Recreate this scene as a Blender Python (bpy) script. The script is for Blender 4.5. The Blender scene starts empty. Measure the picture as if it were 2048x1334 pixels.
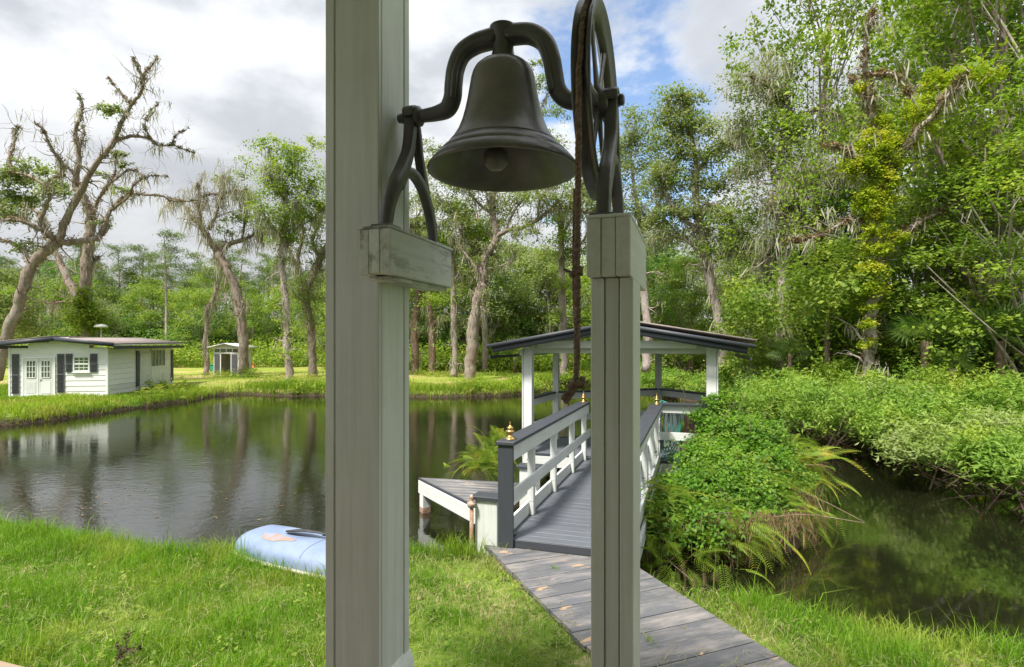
import bpy, math, random
import numpy as np
from mathutils import Matrix, Vector

# ------------------------------------------------------------------ camera, sky, sun, exposure
SC = bpy.context.scene
COL = SC.collection
F, HZ, CZ = 1138.0, 688.0, 2.62          # focal length and horizon (photo pixels), eye height over the water
R = math.radians

cam_d = bpy.data.cameras.new('camera')
cam_d.sensor_width = 36.0
cam_d.lens = 36.0 * F / 2048.0
cam_d.shift_y = (HZ - 667.0) / 2048.0
cam_d.clip_start, cam_d.clip_end = 0.05, 3000
cam = bpy.data.objects.new('camera', cam_d)
cam.location = (0, 0, CZ)
cam.rotation_euler = (R(90), 0, 0)
COL.objects.link(cam)
SC.camera = cam

SUN_EL, SUN_AZ = R(58), R(220)            # azimuth clockwise from +Y: high, from the left and a little behind the camera
sun_d = bpy.data.lights.new('sun', 'SUN')
sun_d.energy = 2.2
sun_d.angle = R(10)
sun_d.color = (1.0, 0.95, 0.87)
sun = bpy.data.objects.new('sun', sun_d)
sv = Vector((math.sin(SUN_AZ) * math.cos(SUN_EL), math.cos(SUN_AZ) * math.cos(SUN_EL), math.sin(SUN_EL)))
sun.rotation_euler = sv.to_track_quat('Z', 'Y').to_euler()
COL.objects.link(sun)

SC.view_settings.view_transform = 'Standard'
SC.view_settings.look = 'None'
SC.view_settings.gamma = 1
SC.view_settings.use_curve_mapping = False
SC.view_settings.exposure = 1.80
SC.render.engine = 'CYCLES'
SC.cycles.use_denoising = True
SC.cycles.max_bounces = 7
SC.cycles.diffuse_bounces = 4
SC.cycles.transmission_bounces = 4
SC.cycles.glossy_bounces = 3
SC.cycles.caustics_reflective = False
SC.cycles.caustics_refractive = False


class NT:
    """small node helper"""
    def __init__(s, tree):
        s.t = tree
        tree.nodes.clear()

    def n(s, typ, ins=None, **props):
        nd = s.t.nodes.new(typ)
        for k, v in props.items():
            setattr(nd, k, v)
        for k, v in (ins or {}).items():
            sock = nd.inputs[k]
            if hasattr(v, 'is_linked'):
                s.t.links.new(v, sock)
            else:
                sock.default_value = v
        return nd

    def math(s, op, a, b=0.0, c=0.0, clamp=False):
        return s.n('ShaderNodeMath', {0: a, 1: b, 2: c}, operation=op, use_clamp=clamp).outputs[0]

    def mix(s, f, a, b, blend='MIX'):
        m = s.n('ShaderNodeMix', {0: f}, data_type='RGBA', blend_type=blend)
        for i, v in ((6, a), (7, b)):
            if hasattr(v, 'is_linked'):
                s.t.links.new(v, m.inputs[i])
            else:
                m.inputs[i].default_value = (*v, 1) if len(v) == 3 else v
        return m.outputs[2]

    def ramp(s, f, *stops, interp='LINEAR'):
        r = s.n('ShaderNodeValToRGB', {0: f})
        r.color_ramp.interpolation = interp
        el = r.color_ramp.elements
        while len(el) < len(stops):
            el.new(0.5)
        for e, (p, c) in zip(el, stops):
            e.position = p
            e.color = (c, c, c, 1) if not hasattr(c, '__len__') else (*c, 1)
        return r.outputs[0]

    def noise(s, vec, scale, detail=4, rough=0.55, dist=0.0, out='Fac'):
        return s.n('ShaderNodeTexNoise', {'Vector': vec, 'Scale': scale, 'Detail': detail, 'Roughness': rough,
                                          'Distortion': dist}).outputs[out]


world = bpy.data.worlds.new('World')
SC.world = world
world.use_nodes = True
w = NT(world.node_tree)
sky = w.n('ShaderNodeTexSky', sky_type='NISHITA', sun_disc=False, sun_elevation=SUN_EL, sun_rotation=SUN_AZ)
sky.air_density, sky.dust_density, sky.ozone_density = 1.0, 0.6, 1.5
gen = w.n('ShaderNodeTexCoord').outputs['Generated']
sep = w.n('ShaderNodeSeparateXYZ', {0: gen})
zz = w.math('ADD', w.math('MAXIMUM', sep.outputs[2], 0.0), 0.22)
cp = w.n('ShaderNodeCombineXYZ', {0: w.math('DIVIDE', sep.outputs[0], zz), 1: w.math('DIVIDE', sep.outputs[1], zz), 2: 0.35}).outputs[0]
big = w.noise(cp, 0.9, 3, 0.5)
fine = w.noise(cp, 2.6, 8, 0.6, 0.15)
cov = w.math('ADD', w.math('MULTIPLY', big, 0.5), w.math('MULTIPLY', fine, 0.6))
# the gap of blue sky: a real hole in the cloud deck, up and right of the pond
gv = w.n('ShaderNodeVectorMath', {0: gen, 1: Vector((0.20, 0.84, 0.40)).normalized()}, operation='DOT_PRODUCT').outputs['Value']
hole = w.n('ShaderNodeMapRange', {0: gv, 1: 0.950, 2: 0.995, 3: 0.0, 4: 0.33}).outputs[0]
gv2 = w.n('ShaderNodeVectorMath', {0: gen, 1: Vector((-0.72, 0.85, 0.35)).normalized()}, operation='DOT_PRODUCT').outputs['Value']
hole2 = w.n('ShaderNodeMapRange', {0: gv2, 1: 0.996, 2: 0.9999, 3: 0.0, 4: 0.12}).outputs[0]
cov = w.math('ADD', w.math('SUBTRACT', w.math('SUBTRACT', cov, hole), hole2), 0.07)
mask = w.n('ShaderNodeMapRange', {0: cov, 1: 0.325, 2: 0.43, 3: 0.0, 4: 1.0}, interpolation_type='SMOOTHSTEP').outputs[0]
tone = w.noise(cp, 1.35, 5, 0.5, 0.1)
tn = w.math('ADD', w.math('MULTIPLY', tone, 0.75), w.math('MULTIPLY', fine, 0.35))
ccol = w.ramp(tn, (0.45, (0.95, 0.96, 0.98)), (0.53, (0.80, 0.82, 0.85)), (0.61, (0.54, 0.57, 0.615)), (0.72, (0.42, 0.45, 0.495)))
low = w.n('ShaderNodeMapRange', {0: sep.outputs[2], 1: 0.05, 2: 0.42, 3: 0.75, 4: 0.0}).outputs[0]
ccol = w.mix(low, ccol, (0.86, 0.88, 0.91))
# overcast decks are about three times brighter overhead than at the horizon
zen = w.math('MULTIPLY_ADD', w.math('MAXIMUM', sep.outputs[2], 0.0), 1.25, 0.70)
CLOUD = w.n('ShaderNodeVectorMath', {0: ccol, 3: w.math('MULTIPLY', zen, 3.0)}, operation='SCALE').outputs[0]
skyb = w.n('ShaderNodeVectorMath', {0: sky.outputs[0], 3: 0.72}, operation='SCALE').outputs[0]
wc = w.mix(mask, skyb, CLOUD)
bg = w.n('ShaderNodeBackground', {0: wc, 1: 0.10})
w.t.links.new(bg.outputs[0], w.n('ShaderNodeOutputWorld').inputs[0])


# ------------------------------------------------------------------ helpers
def at(px, py, y):
    """world point seen at photo pixel (px, py), y metres ahead of the camera"""
    return Vector(((px - 1024) * y / F, y, CZ - (py - HZ) * y / F))


def onh(px, py, h):
    y = F * (CZ - h) / (py - HZ)
    return at(px, py, y)


def tag(o, label=None, cat=None, group=None, kind=None):
    for k, v in (('label', label), ('category', cat), ('group', group), ('kind', kind)):
        if v:
            o[k] = v
    return o


def link(o, parent=None, W=None):
    COL.objects.link(o)
    if parent is not None:
        o.parent = parent
    if W is not None:
        if parent is not None:
            P = Matrix.Identity(4)
            q = parent
            chain = []
            while q is not None:
                chain.append(q)
                q = q.parent
            for q in reversed(chain):
                P = P @ q.matrix_basis
            W = P.inverted() @ W
        o.matrix_basis = W
    return o


def empty(name, loc, label=None, cat=None, group=None, kind=None, rot=0.0):
    o = bpy.data.objects.new(name, None)
    o.empty_display_size = 0.2
    COL.objects.link(o)
    o.matrix_basis = Matrix.Translation(Vector(loc)) @ Matrix.Rotation(rot, 4, 'Z')
    return tag(o, label, cat, group, kind)


class Geo:
    """collects numpy geometry; build() makes ONE mesh object"""
    def __init__(s):
        s.v, s.q, s.t, s.a, s.n = [], [], [], [], 0

    def add(s, v, q=None, t=None, tint=None):
        v = np.asarray(v, float).reshape(-1, 3)
        if q is not None and len(q):
            s.q.append(np.asarray(q, int) + s.n)
        if t is not None and len(t):
            s.t.append(np.asarray(t, int) + s.n)
        s.v.append(v)
        s.a.append(np.full(len(v), 0.5) if tint is None else np.asarray(tint, float))
        s.n += len(v)

    def mesh(s, name, mat, smooth=False, origin=(0, 0, 0)):
        me = bpy.data.meshes.new(name)
        v = np.concatenate(s.v) - np.array(origin)
        q = np.concatenate(s.q) if s.q else np.zeros((0, 4), int)
        t = np.concatenate(s.t) if s.t else np.zeros((0, 3), int)
        me.vertices.add(len(v))
        me.vertices.foreach_set('co', v.astype(np.float32).ravel())
        nl = q.size + t.size
        me.loops.add(nl)
        me.loops.foreach_set('vertex_index', np.concatenate([q.ravel(), t.ravel()]).astype(np.int32))
        me.polygons.add(len(q) + len(t))
        st = np.concatenate([np.arange(len(q)) * 4, q.size + np.arange(len(t)) * 3])
        me.polygons.foreach_set('loop_start', st.astype(np.int32))
        try:
            me.polygons.foreach_set('loop_total', np.concatenate([np.full(len(q), 4), np.full(len(t), 3)]).astype(np.int32))
        except Exception:
            pass
        if smooth:
            me.polygons.foreach_set('use_smooth', np.ones(len(q) + len(t), bool))
        at_ = me.attributes.new('tint', 'FLOAT', 'POINT')
        at_.data.foreach_set('value', np.concatenate(s.a).astype(np.float32))
        me.update(calc_edges=True)
        me.validate()
        me.materials.append(mat)
        return me

    def build(s, name, mat, parent=None, smooth=False, W=None):
        o = bpy.data.objects.new(name, s.mesh(name, mat, smooth))
        return link(o, parent, Matrix.Identity(4) if W is None else W)


def tube(g, pts, rad, sides=8, cap=True, tint=None):
    P = np.array([tuple(p) for p in pts], float)
    n = len(P)
    rad = np.broadcast_to(np.asarray(rad, float), (n,))
    T = np.gradient(P, axis=0)
    T /= np.linalg.norm(T, axis=1)[:, None] + 1e-9
    ref = np.array([0.0, 0, 1]) if abs(T[0, 2]) < 0.9 else np.array([1.0, 0, 0])
    u = np.cross(T[0], ref)
    u /= np.linalg.norm(u)
    U = []
    for k in range(n):
        u = u - T[k] * np.dot(u, T[k])
        u /= np.linalg.norm(u) + 1e-9
        U.append(u)
    U = np.array(U)
    V = np.cross(T, U)
    a = np.arange(sides) * 2 * math.pi / sides
    ring = P[:, None, :] + rad[:, None, None] * (np.cos(a)[None, :, None] * U[:, None, :] + np.sin(a)[None, :, None] * V[:, None, :])
    v = ring.reshape(-1, 3)
    i = np.arange(n - 1)[:, None] * sides
    j = np.arange(sides)[None, :]
    j2 = (j + 1) % sides
    q = np.stack([i + j, i + j2, i + sides + j2, i + sides + j], -1).reshape(-1, 4)
    t = []
    if cap:
        v = np.concatenate([v, P[:1], P[-1:]])
        b = n * sides
        for k in range(sides):
            t.append((b, (k + 1) % sides, k))
            t.append((b + 1, (n - 1) * sides + k, (n - 1) * sides + (k + 1) % sides))
    g.add(v, q, t, None if tint is None else np.full(len(v), tint))


def lathe(g, prof, segs, M=Matrix.Identity(4), a0=0.0):
    """revolve (r, z) profile about local Z, placed by M"""
    n = len(prof)
    a = a0 + np.arange(segs) * 2 * math.pi / segs
    pr = np.array(prof, float)
    v = np.stack([pr[:, 0][:, None] * np.cos(a), pr[:, 0][:, None] * np.sin(a), np.repeat(pr[:, 1][:, None], segs, 1)], -1).reshape(-1, 3)
    Mn = np.array(M)
    v = v @ Mn[:3, :3].T + Mn[:3, 3]
    i = np.arange(n - 1)[:, None] * segs
    j = np.arange(segs)[None, :]
    j2 = (j + 1) % segs
    g.add(v, np.stack([i + j, i + j2, i + segs + j2, i + segs + j], -1).reshape(-1, 4))


BOXC = {}


def box_mesh(name, L, W, H, mat, bev):
    key = (name, round(L, 4), round(W, 4), round(H, 4), mat.name, bev)
    if key in BOXC:
        return BOXC[key]
    x, y, z = L / 2, W / 2, H / 2
    b = min(bev, x * 0.45, y * 0.45, z * 0.45)
    v, q, t = [], [], []
    if b <= 0:
        for sx in (-x, x):
            for sy in (-y, y):
                for sz in (-z, z):
                    v.append((sx, sy, sz))
        q = [(0, 1, 3, 2), (4, 6, 7, 5), (0, 4, 5, 1), (2, 3, 7, 6), (0, 2, 6, 4), (1, 5, 7, 3)]
    else:
        idx = {}
        for sx in (-1, 1):
            for sy in (-1, 1):
                for sz in (-1, 1):
                    for ax in range(3):
                        p = [sx * (x - b), sy * (y - b), sz * (z - b)]
                        p[ax] = (sx * x, sy * y, sz * z)[ax]
                        idx[(sx, sy, sz, ax)] = len(v)
                        v.append(tuple(p))
        S = (-1, 1)
        for ax in range(3):
            o1, o2 = [k for k in range(3) if k != ax]
            for s in S:
                f = []
                for a_, b_ in ((-1, -1), (1, -1), (1, 1), (-1, 1)):
                    c = [0, 0, 0]
                    c[ax], c[o1], c[o2] = s, a_, b_
                    f.append(idx[(c[0], c[1], c[2], ax)])
                q.append(f)
            for a_ in S:
                for b_ in S:
                    f = []
                    for s, axx in ((-1, o1), (1, o1), (1, o2), (-1, o2)):
                        c = [0, 0, 0]
                        c[ax], c[o1], c[o2] = s, a_, b_
                        f.append(idx[(c[0], c[1], c[2], axx)])
                    q.append(f)
        for sx in S:
            for sy in S:
                for sz in S:
                    t.append([idx[(sx, sy, sz, k)] for k in range(3)])
    me = bpy.data.meshes.new(name)
    me.from_pydata(v, [], [list(f) for f in q] + t)
    import bmesh
    bm = bmesh.new()
    bm.from_mesh(me)
    bmesh.ops.recalc_face_normals(bm, faces=bm.faces)
    bm.to_mesh(me)
    bm.free()
    me.materials.append(mat)
    BOXC[key] = me
    return me


def box(name, c, size, mat, parent=None, xdir=None, up=None, bev=0.003):
    """box with local X along xdir (length), Z along up"""
    X = Vector(xdir if xdir is not None else (1, 0, 0)).normalized()
    Z = Vector(up if up is not None else (0, 0, 1))
    Y = Z.cross(X)
    if Y.length < 1e-6:
        Y = Vector((0, 1, 0)).cross(X)
    Y.normalize()
    Z = X.cross(Y)
    W = Matrix(((X[0], Y[0], Z[0], c[0]), (X[1], Y[1], Z[1], c[1]), (X[2], Y[2], Z[2], c[2]), (0, 0, 0, 1)))
    o = bpy.data.objects.new(name, box_mesh(name, *size, mat, bev))
    return link(o, parent, W)


def beam(name, p0, p1, wid, hei, mat, parent=None, up=(0, 0, 1), bev=0.003):
    p0, p1 = Vector(p0), Vector(p1)
    return box(name, (p0 + p1) / 2, ((p1 - p0).length, wid, hei), mat, parent, p1 - p0, up, bev)


# ------------------------------------------------------------------ materials
MATS = {}


def newmat(name):
    m = bpy.data.materials.new(name)
    m.use_nodes = True
    MATS[name] = m
    return m, NT(m.node_tree)


def finish(nt, bsdf, disp=None):
    nt.t.links.new(bsdf, nt.n('ShaderNodeOutputMaterial').inputs[0])


def bump(nt, h, strength, dist=0.01):
    return nt.n('ShaderNodeBump', {'Height': h, 'Strength': strength, 'Distance': dist}).outputs[0]


def paint(name, col, wear, wearcol, grime, rough=0.55, grain=1.0, lo=0.60, hi=0.72, spec=0.4, bare=None, blo=0.64, flecks=0.0):
    """painted timber: grain along local X, own random offset per piece; wear = worn patches, grime = soft dirt"""
    m, n = newmat(name)
    tc = n.n('ShaderNodeTexCoord').outputs['Object']
    rnd = n.n('ShaderNodeObjectInfo').outputs['Random']
    off = n.n('ShaderNodeVectorMath', {0: tc, 1: n.n('ShaderNodeCombineXYZ', {0: n.math('MULTIPLY', rnd, 37.0), 1: n.math('MULTIPLY', rnd, 11.0), 2: n.math('MULTIPLY', rnd, 5.0)}).outputs[0]}, operation='ADD').outputs[0]
    st = n.n('ShaderNodeVectorMath', {0: off, 1: (1.2, 26.0, 26.0)}, operation='MULTIPLY').outputs[0]
    g1 = n.noise(st, 1.6, 5, 0.6, 0.4)
    blot = n.noise(off, 2.4, 6, 0.65)
    mid = n.n('ShaderNodeVectorMath', {0: off, 1: (2.0, 9.0, 9.0)}, operation='MULTIPLY').outputs[0]
    wn = n.math('ADD', n.math('MULTIPLY', n.noise(mid, 1.2, 6, 0.7), 0.6), n.math('MULTIPLY', blot, 0.4))
    wm = n.n('ShaderNodeMapRange', {0: wn, 1: lo, 2: hi, 3: 0.0, 4: wear}).outputs[0]
    gm = n.n('ShaderNodeMapRange', {0: blot, 1: 0.42, 2: 0.75, 3: 0.0, 4: grime}).outputs[0]
    c = n.mix(gm, col, tuple(x * 0.55 for x in col[:2]) + (col[2] * 0.42,))
    if flecks:
        vd = n.n('ShaderNodeTexVoronoi', {'Vector': n.n('ShaderNodeVectorMath', {0: off, 1: (1.0, 1.0, 1.0)}, operation='MULTIPLY').outputs[0], 'Scale': 9.0, 'Randomness': 1.0}).outputs['Distance']
        c = n.mix(n.n('ShaderNodeMapRange', {0: vd, 1: 0.022, 2: 0.034, 3: 0.75 * flecks, 4: 0.0}).outputs[0], c, (0.12, 0.11, 0.09))
    gl = n.n('ShaderNodeMapRange', {0: g1, 1: 0.3, 2: 0.7, 3: 0.90, 4: 1.07}).outputs[0]
    rv = n.n('ShaderNodeMapRange', {0: rnd, 3: 0.90, 4: 1.08}).outputs[0]
    c = n.mix(wm, c, wearcol)
    if bare:
        bn_ = n.noise(n.n('ShaderNodeVectorMath', {0: off, 1: (2.6, 6.0, 6.0)}, operation='MULTIPLY').outputs[0], 0.8, 7, 0.6, 0.5)
        c = n.mix(n.n('ShaderNodeMapRange', {0: bn_, 1: blo, 2: blo + 0.02}).outputs[0], c, bare)
    c = n.n('ShaderNodeVectorMath', {0: c, 3: n.math('MULTIPLY', gl, rv)}, operation='SCALE').outputs[0]
    rr = n.n('ShaderNodeMapRange', {0: blot, 3: rough - 0.1, 4: rough + 0.15}).outputs[0]
    nb = bump(n, g1, 0.35 * grain, 0.004)
    b = n.n('ShaderNodeBsdfPrincipled', {'Base Color': c, 'Roughness': rr, 'Normal': nb, 'Specular IOR Level': spec})
    finish(n, b.outputs[0])
    return m


WHITE = paint('white_paint', (0.66, 0.68, 0.66), 0.35, (0.42, 0.41, 0.36), 0.25, lo=0.56, hi=0.75)
PORCHW = paint('porch_paint', (0.72, 0.745, 0.72), 0.16, (0.36, 0.38, 0.33), 0.25, flecks=1.0, rough=0.42, grain=0.5, lo=0.6, hi=0.8)
BLOCKW = paint('weathered_white_paint', (0.66, 0.69, 0.65), 1.0, (0.20, 0.195, 0.155), 0.4, lo=0.47, hi=0.58)
DECK = paint('deck_paint', (0.105, 0.115, 0.135), 0.40, (0.26, 0.26, 0.26), 0.3, lo=0.52, hi=0.74, grain=1.6)
WALK = paint('walkway_paint', (0.115, 0.118, 0.128), 0.75, (0.30, 0.27, 0.25), 0.55, lo=0.46, hi=0.64, grain=2.2, bare=(0.42, 0.28, 0.17), blo=0.635)
DARK = paint('charcoal_paint', (0.045, 0.05, 0.06), 0.25, (0.16, 0.16, 0.17), 0.1, lo=0.6, hi=0.8, rough=0.5)
SHUT = paint('shutter_paint', (0.085, 0.085, 0.10), 0.1, (0.2, 0.2, 0.2), 0.1)
SIDING = paint('siding_paint', (0.75, 0.76, 0.74), 0.2, (0.55, 0.55, 0.48), 0.15, grain=0.6)
WALLG = paint('unseen_wall_paint', (0.60, 0.63, 0.62), 0.1, (0.2, 0.2, 0.2), 0.1)  # grey of the added unseen wall, set for its bounce on the posts
CEIL = paint('soffit_paint', (0.62, 0.66, 0.58), 0.2, (0.45, 0.45, 0.38), 0.2)
RAWW = paint('bare_timber', (0.30, 0.22, 0.15), 0.4, (0.42, 0.35, 0.27), 0.3)


def simple(name, col, rough=0.5, metal=0.0, nscale=12, var=0.25, bumpk=0.2, spec=0.5, col2=None, lo=0.4, hi=0.65, bscale=None, bdist=0.003):
    m, n = newmat(name)
    tc = n.n('ShaderNodeTexCoord').outputs['Object']
    f = n.noise(tc, nscale, 6, 0.6)
    c2 = col2 or tuple(x * (1 - var) for x in col)
    c = n.mix(n.n('ShaderNodeMapRange', {0: f, 1: lo, 2: hi}).outputs[0], col, c2)
    f2 = n.noise(tc, bscale or nscale * 6, 4, 0.6)
    b = n.n('ShaderNodeBsdfPrincipled', {'Base Color': c, 'Roughness': rough, 'Metallic': metal, 'Specular IOR Level': spec,
                                         'Normal': bump(n, f2, bumpk, bdist)})
    finish(n, b.outputs[0])
    return m


IRON = simple('bell_iron', (0.22, 0.205, 0.195), 0.33, 0.25, 4, col2=(0.115, 0.106, 0.10), bumpk=0.25, bscale=70)
IRON2 = simple('yoke_iron', (0.14, 0.135, 0.133), 0.36, 0.2, 6, col2=(0.09, 0.088, 0.088), bumpk=0.35, bscale=60)
BRASS = simple('brass', (0.62, 0.42, 0.17), 0.28, 0.9, 14, col2=(0.42, 0.27, 0.10), bumpk=0.1)
RUST = simple('rusty_iron', (0.30, 0.15, 0.08), 0.8, 0.1, 16, col2=(0.48, 0.42, 0.36), bumpk=0.5)
ROPE = simple('old_rope', (0.30, 0.225, 0.175), 0.95, 0, 60, col2=(0.15, 0.105, 0.08), bumpk=1.0, bscale=260, bdist=0.004, spec=0.1)
HOSE = simple('green_hose', (0.05, 0.30, 0.24), 0.4, 0, 8)
BOATB = simple('blue_hull', (0.15, 0.205, 0.33), 0.5, 0, 2.6, col2=(0.24, 0.30, 0.42), bumpk=0.05, lo=0.35, hi=0.7)
BOATP = simple('hull_patch', (0.30, 0.21, 0.16), 0.7, 0, 9, col2=(0.24, 0.27, 0.36), lo=0.45, hi=0.6)
CREAM = simple('gunwale', (0.38, 0.36, 0.28), 0.6, 0, 9)
BLACKP = simple('black_plastic', (0.03, 0.03, 0.033), 0.5, 0)
GREYM = simple('aluminium', (0.55, 0.56, 0.57), 0.35, 0.7)
ORANGE = simple('orange_plastic', (0.55, 0.12, 0.04), 0.6)
GREENP = simple('green_plastic', (0.03, 0.28, 0.13), 0.5)
SHINGLE = simple('shingles', (0.27, 0.225, 0.21), 0.9, 0, 3, col2=(0.20, 0.17, 0.16), bumpk=0.6, bscale=40)
SOIL = simple('bank_soil', (0.10, 0.07, 0.045), 0.95, 0, 6, col2=(0.045, 0.032, 0.022), bumpk=1.0, bscale=22, bdist=0.02, spec=0.15)
GLASS_D = simple('shed_glass', (0.12, 0.14, 0.11), 0.06, 0, 9, col2=(0.05, 0.07, 0.05), bumpk=0.02, spec=0.7)
GLASS_G = simple('window_glass', (0.07, 0.13, 0.05), 0.05, 0, 5, col2=(0.12, 0.16, 0.08), bumpk=0.02, spec=0.7)  # greenery reflected in and seen through the panes is put into this colour


def bark(name, c1, c2, sc=1.0, lichen=(0.34, 0.34, 0.30), lf=0.5):
    m, n = newmat(name)
    geo = n.n('ShaderNodeNewGeometry').outputs['Position']
    st = n.n('ShaderNodeVectorMath', {0: geo, 1: (7 * sc, 7 * sc, 2.0 * sc)}, operation='MULTIPLY').outputs[0]
    f = n.noise(st, 1.6, 6, 0.65, 0.5)
    f2 = n.noise(geo, 1.1, 5, 0.6)
    c = n.mix(n.n('ShaderNodeMapRange', {0: f, 1: 0.35, 2: 0.65}).outputs[0], c1, c2)
    c = n.mix(n.n('ShaderNodeMapRange', {0: f2, 1: 0.5, 2: 0.66, 3: 0.0, 4: lf}).outputs[0], c, lichen)
    b = n.n('ShaderNodeBsdfPrincipled', {'Base Color': c, 'Roughness': 0.9, 'Specular IOR Level': 0.15, 'Normal': bump(n, f, 0.9, 0.05)})
    finish(n, b.outputs[0])
    return m


BARK = bark('oak_bark', (0.33, 0.265, 0.225), (0.17, 0.135, 0.11))
BARKP = bark('pale_bark', (0.46, 0.39, 0.35), (0.25, 0.20, 0.175), lichen=(0.5, 0.48, 0.44))
BARKB = bark('brown_bark', (0.30, 0.21, 0.16), (0.14, 0.095, 0.07), lf=0.3)


def leafmat(name, a, b, c=None, scale=0.5, trans=0.42, rough=0.55):
    """leaf colour from the leaf's own tint plus slow drift from plant to plant"""
    m, n = newmat(name)
    geo = n.n('ShaderNodeNewGeometry').outputs['Position']
    t = n.n('ShaderNodeAttribute', attribute_name='tint').outputs['Fac']
    f = n.noise(geo, scale, 3, 0.5)
    k = n.math('ADD', n.math('MULTIPLY', f, 0.8), n.math('MULTIPLY', t, 0.55))
    k = n.n('ShaderNodeMapRange', {0: k, 1: 0.38, 2: 0.95}).outputs[0]
    col = n.mix(k, a, b)
    if c is not None:
        f2 = n.noise(geo, scale * 1.9, 3, 0.5)
        col = n.mix(n.n('ShaderNodeMapRange', {0: n.math('ADD', f2, n.math('MULTIPLY', t, 0.12)), 1: 0.58, 2: 0.70}).outputs[0], col, c)
    br = n.n('ShaderNodeBsdfPrincipled', {'Base Color': col, 'Roughness': rough, 'Specular IOR Level': 0.2})
    tr = n.n('ShaderNodeBsdfTranslucent', {'Color': n.n('ShaderNodeVectorMath', {0: col, 1: (1.25, 1.35, 0.7)}, operation='MULTIPLY').outputs[0]})
    mx = n.n('ShaderNodeMixShader', {0: trans, 1: br.outputs[0], 2: tr.outputs[0]})
    finish(n, mx.outputs[0])
    return m


L_OAK = leafmat('oak_leaves', (0.15, 0.185, 0.07), (0.28, 0.32, 0.13), (0.20, 0.28, 0.05))
L_BRT = leafmat('bright_leaves', (0.12, 0.21, 0.02), (0.27, 0.37, 0.045), (0.34, 0.40, 0.06))
L_MID = leafmat('mid_green_leaves', (0.105, 0.185, 0.025), (0.225, 0.32, 0.05), (0.30, 0.36, 0.06))
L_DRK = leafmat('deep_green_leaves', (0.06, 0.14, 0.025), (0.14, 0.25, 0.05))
L_PIN = leafmat('pine_needles', (0.075, 0.12, 0.03), (0.15, 0.21, 0.05))
L_YEL = leafmat('yellow_green_leaves', (0.19, 0.29, 0.015), (0.38, 0.43, 0.03), (0.46, 0.45, 0.04), scale=1.2)
L_BSH = leafmat('bush_leaves', (0.12, 0.23, 0.025), (0.26, 0.40, 0.07), (0.32, 0.42, 0.06), scale=0.7)
L_IVY = leafmat('ivy_leaves', (0.07, 0.19, 0.015), (0.19, 0.34, 0.03), (0.24, 0.34, 0.05), scale=1.5)
L_FRN = leafmat('fern_leaves', (0.12, 0.22, 0.02), (0.30, 0.38, 0.05), (0.38, 0.34, 0.05), scale=2.0, trans=0.4)
L_BRN = leafmat('dry_leaves', (0.15, 0.095, 0.05), (0.27, 0.19, 0.11), scale=2.0, trans=0.2)
L_MOSS = leafmat('spanish_moss', (0.26, 0.25, 0.19), (0.46, 0.43, 0.35), scale=0.8, trans=0.3, rough=0.9)
L_RFERN = leafmat('resurrection_fern', (0.15, 0.10, 0.06), (0.24, 0.17, 0.09), (0.14, 0.18, 0.04), scale=0.8, trans=0.2, rough=0.9)
L_GRS = leafmat('grass_blades', (0.09, 0.21, 0.012), (0.21, 0.37, 0.03), (0.27, 0.36, 0.05), scale=0.9, trans=0.4)
L_GRD = leafmat('dry_grass', (0.22, 0.24, 0.08), (0.40, 0.36, 0.18), scale=1.0, trans=0.3)
L_GRF = leafmat('far_grass', (0.15, 0.25, 0.02), (0.30, 0.40, 0.04), (0.34, 0.36, 0.07), scale=0.35, trans=0.4)
# ------------------------------------------------------------------ terrain and water
GROUND_H = 0.36
POND = [(-60, 22), (-30, 15), (-14, 10.6), (-9, 8.5), (-6.6, 7.5), (-5.2, 6.85), (-3.8, 6.45), (-2.9, 6.45), (-2, 6.3), (-1.1, 6.45), (-0.4, 6.35), (0.5, 6.25), (1.2, 5.75),
        (2.05, 5.15), (3, 4.72), (3.8, 4.35), (4.8, 3.9), (6, 3.4), (10, 2.0), (16, 1.2), (22, 2), (22, 8), (14, 8.2), (10.4, 8.0), (9.2, 8.7), (8.9, 10), (9.2, 12), (8.8, 14),
        (9.0, 17), (9.2, 21), (8.5, 25), (7.0, 30), (7.0, 36), (5.5, 40), (3.2, 39), (2.2, 35), (1.3, 31), (0.2, 28.8), (-2, 28.0), (-5, 27.9), (-8, 28.3),
        (-9.6, 28.9), (-11.0, 28.2), (-12.0, 29.0), (-14.2, 29.6), (-15.3, 28.2), (-14.6, 26.8), (-15.0, 24), (-15.5, 21.8), (-15.6, 19.4), (-16.3, 17.9), (-20, 16.9), (-30, 17.6), (-60, 30)]
ISLE = [(1.62, 7.4), (1.9, 6.95), (2.6, 6.75), (3.2, 6.95), (4.0, 7.6), (4.5, 8.7), (4.3, 9.8), (3.6, 10.8), (2.9, 10.5), (2.3, 9.2)]
ISLET = [(-0.85, 9.2), (-0.5, 8.9), (0.0, 9.0), (0.25, 9.5), (-0.1, 9.9), (-0.6, 9.8)]


def smooth_poly(P, n=3, k=0.25):
    P = np.array(P, float)
    for _ in range(n):
        Q = np.roll(P, -1, 0)
        P = np.stack([P * (1 - k) + Q * k, P * k + Q * (1 - k)], 1).reshape(-1, 2)
    return P


def sdist(P, X, Y):
    """signed distance, positive inside polygon"""
    A, B = P, np.roll(P, -1, 0)
    d = np.full(X.shape, 1e9)
    ins = np.zeros(X.shape, bool)
    for (ax, ay), (bx, by) in zip(A, B):
        ex, ey = bx - ax, by - ay
        L2 = ex * ex + ey * ey + 1e-12
        t = np.clip(((X - ax) * ex + (Y - ay) * ey) / L2, 0, 1)
        d = np.minimum(d, (X - ax - t * ex) ** 2 + (Y - ay - t * ey) ** 2)
        c = ((ay > Y) != (by > Y)) & (X < (bx - ax) * (Y - ay) / (by - ay + 1e-12) + ax)
        ins ^= c
    return np.where(ins, 1, -1) * np.sqrt(d)


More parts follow.
